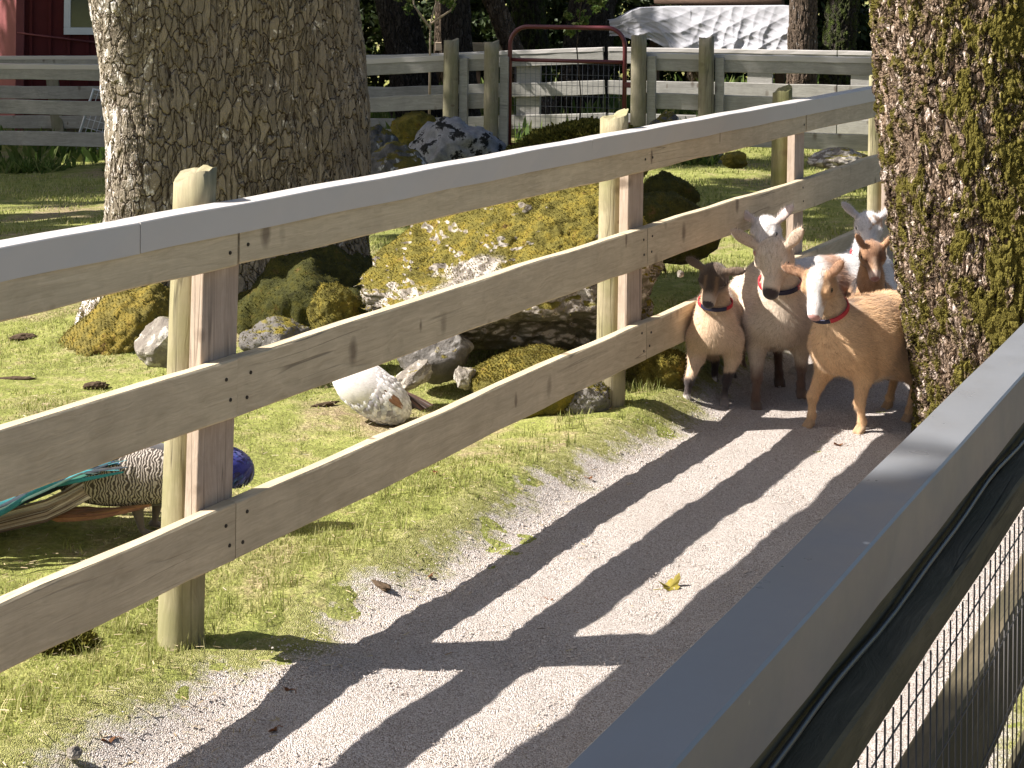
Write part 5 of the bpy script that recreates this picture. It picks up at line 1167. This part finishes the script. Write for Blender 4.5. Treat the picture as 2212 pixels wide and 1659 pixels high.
for k in range(420):
    a_, e_ = rng.uniform(-3.0, .9), rng.uniform(-1.3, 1.4)
    pt = lambda da, k_: bc + Rr_ @ (np.array([math.cos(e_) * math.cos(a_ + da), math.cos(e_) * math.sin(a_ + da), math.sin(e_ - .3 * k_)]) * np.array((.095, .066, .058)) * (1.015 + .02 * k_))
    paths.append([pt(0, 0), pt(-.10, .5), pt(-.2, 1)]); ups.append(pt(0, 0) - bc); wds.append(.0065); cls.append([(.012, .016, .20), (.02, .03, .30), (.012, .012, .12), (.015, .06, .26)][rng.integers(4)])
ribbons(paths, wds, cls, 'breast_feathers', M['feather'], pf, seg=5, ups=ups, jit=.08)
V, Q, tg = sdf_mesh([ell((.0, -.055, .185), (.19, .055, .085), .02, 'w'), ell((-.1, -.05, .165), (.13, .05, .06), .04, 'w')], .006)
np_mesh('wing', V, Q, M['barred'], pf, smooth=True)
paths, wds, cls = [], [], []
for k in range(16):
    u = k / 15; paths.append([(.06 - .1 * u, -.1, .115 - .02 * u), (-.09 - .05 * u, -.105, .085 + .012 * u), (-.22 - .06 * u, -.09, .06 + .025 * u)]); wds.append(.012); cls.append((.36, .17, .08) if k < 8 else (.25, .11, .06))
ribbons(paths, wds, cls, 'flight_feathers', M['feather'], pf, up=(0, 1, .2))
paths, wds, cls = [], [], []
for k in range(240):
    u = rng.random(); q = rng.normal() * .06; w1 = rng.normal() * .012; paths.append([(.0 - .1 * rng.random(), -.02 + q, .245 + .02 * rng.random() - abs(q) * .2), (-.12, -.04 + q * 1.2, .215 + .03 * rng.random()), (-.22, -.05 + q * 1.4 + w1, .178 + .035 * rng.random()), (-.33, -.07 + q * 1.7 - w1, .14 + .04 * rng.random()), (-.45, -.10 + q * 2, .115 + .025 * rng.random()), (-.8 - .3 * u, -.15 + q * 3, .05 + .025 * rng.random())])
    wds.append(rng.uniform(.004, .010)); cls.append([(.015, .11, .14), (.015, .07, .17), (.015, .13, .085), (.045, .15, .06), (.01, .02, .03), (.02, .19, .21), (.015, .05, .03), (.05, .045, .04)][rng.integers(8)])
ribbons(paths, wds, cls, 'train', M['feather'], pf, seg=12, up=(0, -.6, 1))
paths, wds, cls = [], [], []
for k in range(130):
    u = rng.random(); q = rng.random() * 1.1 - .05; paths.append([(-.02 - .08 * rng.random(), -.075, .235 - .05 * q), (-.22, -.125, .135 - .05 * q), (-.45, -.16, .078 - .04 * q), (-.75 - .3 * u, -.21, .035 - .02 * q + .008)])
    wds.append(rng.uniform(.004, .008)); cls.append([(.66, .6, .56), (.42, .34, .28), (.62, .55, .48), (.22, .15, .11), (.12, .08, .06), (.50, .40, .33)][rng.integers(6)])
ribbons(paths, wds, cls, 'tail_feathers', M['feather'], pf, seg=12, up=(0, -1, .4))

# pale resting bird
bk = onground(795, 925); bk = Vector((bk.x, bk.y + .1, float(gz(bk.x, bk.y))))
bf = empty('peahen', bk, 'white and grey speckled bird resting on the lawn below the middle rail', 'bird')
Rb = np.array(Matrix.Rotation(R(32), 3, 'Y') @ Matrix.Rotation(R(-12), 3, 'Z'))
V, Q, tg = sdf_mesh([ell((0, 0, .115), (.165, .10, .088), .03, 'b', Rb), ell((-.04, -.02, .15), (.11, .085, .07), .04, 'w', Rb), cap((.10, .05, .07), (.155, .06, .05), .03, .02, .03, 'd')], .006)
L_ = (V - np.array((0, 0, .115))) @ Rb; n_ = fbm(V, 22, 5); c = np.tile(np.array((.78, .74, .72)), (len(V), 1)); c = blend(c, sm01(n_ - L_[:, 2] * 4, .3, .6) * .5, (.42, .40, .42)); c[tg == 'd'] = (.06, .035, .025)
np_mesh('body', V, Q, M['feather'], bf, smooth=True, cols=c)
def onell(a, b, off=.004):
    d = np.array([math.cos(b) * math.cos(a), math.cos(b) * math.sin(a), math.sin(b)]); return np.array((0, 0, .115)) + Rb @ (d * np.array((.165, .10, .088)) * (1.02 + off)), Rb @ (d / np.array((.165, .10, .088)))
paths, wds, cls, ups = [], [], [], []
for a in np.linspace(-2.6, -.2, 17):
    for b_ in np.linspace(-.8, .36, 8):
        a2 = a + rng.normal() * .04 + (.08 if int(b_ * 9) % 2 else 0); b2 = b_ + rng.normal() * .03
        ups.append(onell(a2 + .15, b2 - .15)[1]); paths.append([onell(a2, b2, .0)[0], onell(a2 + .12, b2 - .14, .02)[0], onell(a2 + .26, b2 - .28, .025)[0]]); wds.append(.019); cls.append([(.62, .61, .66), (.48, .48, .54), (.72, .70, .72), (.30, .28, .31)][rng.integers(4)])
ribbons(paths, wds, cls, 'scale_feathers', M['feather'], bf, seg=6, ups=ups, jit=.06)
paths, wds, cls, ups = [], [], [], []
for a in np.linspace(-3.7, -.2, 22):
    for b_ in np.linspace(.25, 1.35, 7):
        a2 = a + rng.normal() * .05; b2 = b_ + rng.normal() * .03
        ups.append(onell(a2 + .2, b2 - .08)[1]); paths.append([onell(a2, b2, .0)[0], onell(a2 + .2, b2 - .08, .04)[0], onell(a2 + .42, b2 - .18, .055)[0]]); wds.append(.015); cls.append([(.74, .71, .70), (.62, .59, .58), (.80, .77, .76), (.50, .46, .45)][rng.integers(4)])
for k in range(2): ups.append(onell(-1.4, .6)[1]); paths.append([onell(-2.7, .50 + .1 * k, .08)[0], onell(-1.7, .46 + .1 * k, .10)[0], onell(-.8, .38 + .1 * k, .10)[0], onell(-.3, .30, .05)[0]]); wds.append(.012); cls.append((.34, .17, .09))
ribbons(paths, wds, cls, 'wing', M['feather'], bf, seg=7, ups=ups, jit=.06)
paths = [[(.06, .0 + .01 * k, .12 - .004 * k), (.12, .01 + .01 * k, .085), (.19 + .006 * k, .0 + .012 * k, .04)] for k in range(8)]
ribbons(paths, [.012] * 8, [(.07, .04, .028), (.12, .06, .04)] * 4, 'tail', M['feather'], bf, seg=7, up=(0, -.6, 1))

# ------------------------------------------------------------------ small things on the ground
def leaf_obj(px, py, size, rz, mat, label, group=None, curl=.25):
    p = onground(px, py); bm = bmesh.new(); n = 42; cen = bm.verts.new((0, 0, .004)); ring = []
    for k in range(n):
        a = 2 * math.pi * k / n; lob = .55 + .45 * abs(math.cos(2.5 * a)) ** .7 + .05 * math.sin(17 * a)
        x, y = size * lob * math.cos(a), size * lob * math.sin(a) * .8; ring.append(bm.verts.new((x, y, curl * size * (abs(x) / size) ** 2 * 1.6 + .12 * size * math.sin(3 * a) + .004)))
    for k in range(n): bm.faces.new((cen, ring[k], ring[(k + 1) % n]))
    for v in list(bm.verts): pass
    r = bmesh.ops.solidify(bm, geom=bm.faces[:], thickness=.0012)
    tube_bm(bm, [(-size * .2, 0, .004), (-size * 1.3, .01, .010), (-size * 1.7, .02, .004)], .0011, 5)
    o = bm_obj('fallen_leaf', bm, mat); o.location = p + Vector((0, 0, .008)); o.rotation_euler = (.15, -.2, rz); tag(o, label, 'leaf', group); return o
M['leaf_gold'] = mat_plain('golden_green_leaf', (.36, .29, .05), .6, .3, 0, .4, 60)
M['leaf_brown'] = mat_plain('brown_leaf', (.26, .12, .055), .75, .2, 0, .4, 60)
leaf_obj(1448, 1277, .036, .5, M['leaf_gold'], 'yellow green lobed leaf lying on the sunlit gravel', curl=.5)
for px, py, s, lab in ((930, 1254, .012, 'small red brown leaf on the gravel near the first bay shadow'), (1188, 1306, .011, 'tiny brown leaf in the shadow stripe on the path'), (940, 1027, .012, 'little brown leaf on the lawn under the bottom rail'), (590, 1590, .014, 'crumpled brown leaf at the lawn edge lower left'), (232, 1612, .018, 'curled brown leaf beside the small white pebble'), (620, 1500, .013, 'dark curled leaf on gravel below the first post shadow'), (1810, 968, .02, 'tan leaf on the gravel by the caramel goat hooves'), (1275, 1040, .010, 'small tan leaf at the gravel edge before the second post')):
    leaf_obj(px, py, s, px * .37, M['leaf_brown'], lab, 'fallen leaves')
def clod(px, py, L, wd, rz, label, name='bark_chunk'):
    p = onground(px, py); bm = bmesh.new(); bmesh.ops.create_icosphere(bm, subdivisions=4, radius=1)
    V = np.array([v.co[:] for v in bm.verts]); V *= (1 + .3 * fbm(V, 2, px) + .12 * fbm(V, 7, py))[:, None]; V *= np.array((L, wd, wd * .6))
    for v, q in zip(bm.verts, V): v.co = q
    o = bm_obj(name, bm, M['bolt_dirt'], None, True); o.location = p + Vector((0, 0, wd * .25)); o.rotation_euler = (0, 0, rz); tag(o, label, 'bark'); return o
clod(812, 1265, .06, .016, -.7, 'dark strip of bark on the gravel past the first post shadow')
clod(208, 836, .045, .025, .4, 'dark dirt clod on the lawn behind the top fence bay')
clod(30, 822, .085, .02, .1, 'dark rotten branch piece lying on the lawn at far left')
clod(52, 732, .06, .03, .2, 'brown peat clod on the lawn left of the mossy roots')
clod(700, 875, .06, .012, .6, 'dark bark strip on the lawn beside the resting bird')
bm = bmesh.new(); p = onground(1172, 1371); tube_bm(bm, [(-.03, 0, .006), (0, .004, .008), (.032, -.002, .006)], [.002, .0026, .0015], 6); o = bm_obj('twig', bm, M['bolt_dirt']); o.location = p + Vector((0, 0, .006)); tag(o, 'short dark twig lying in the path shadow stripe', 'twig')
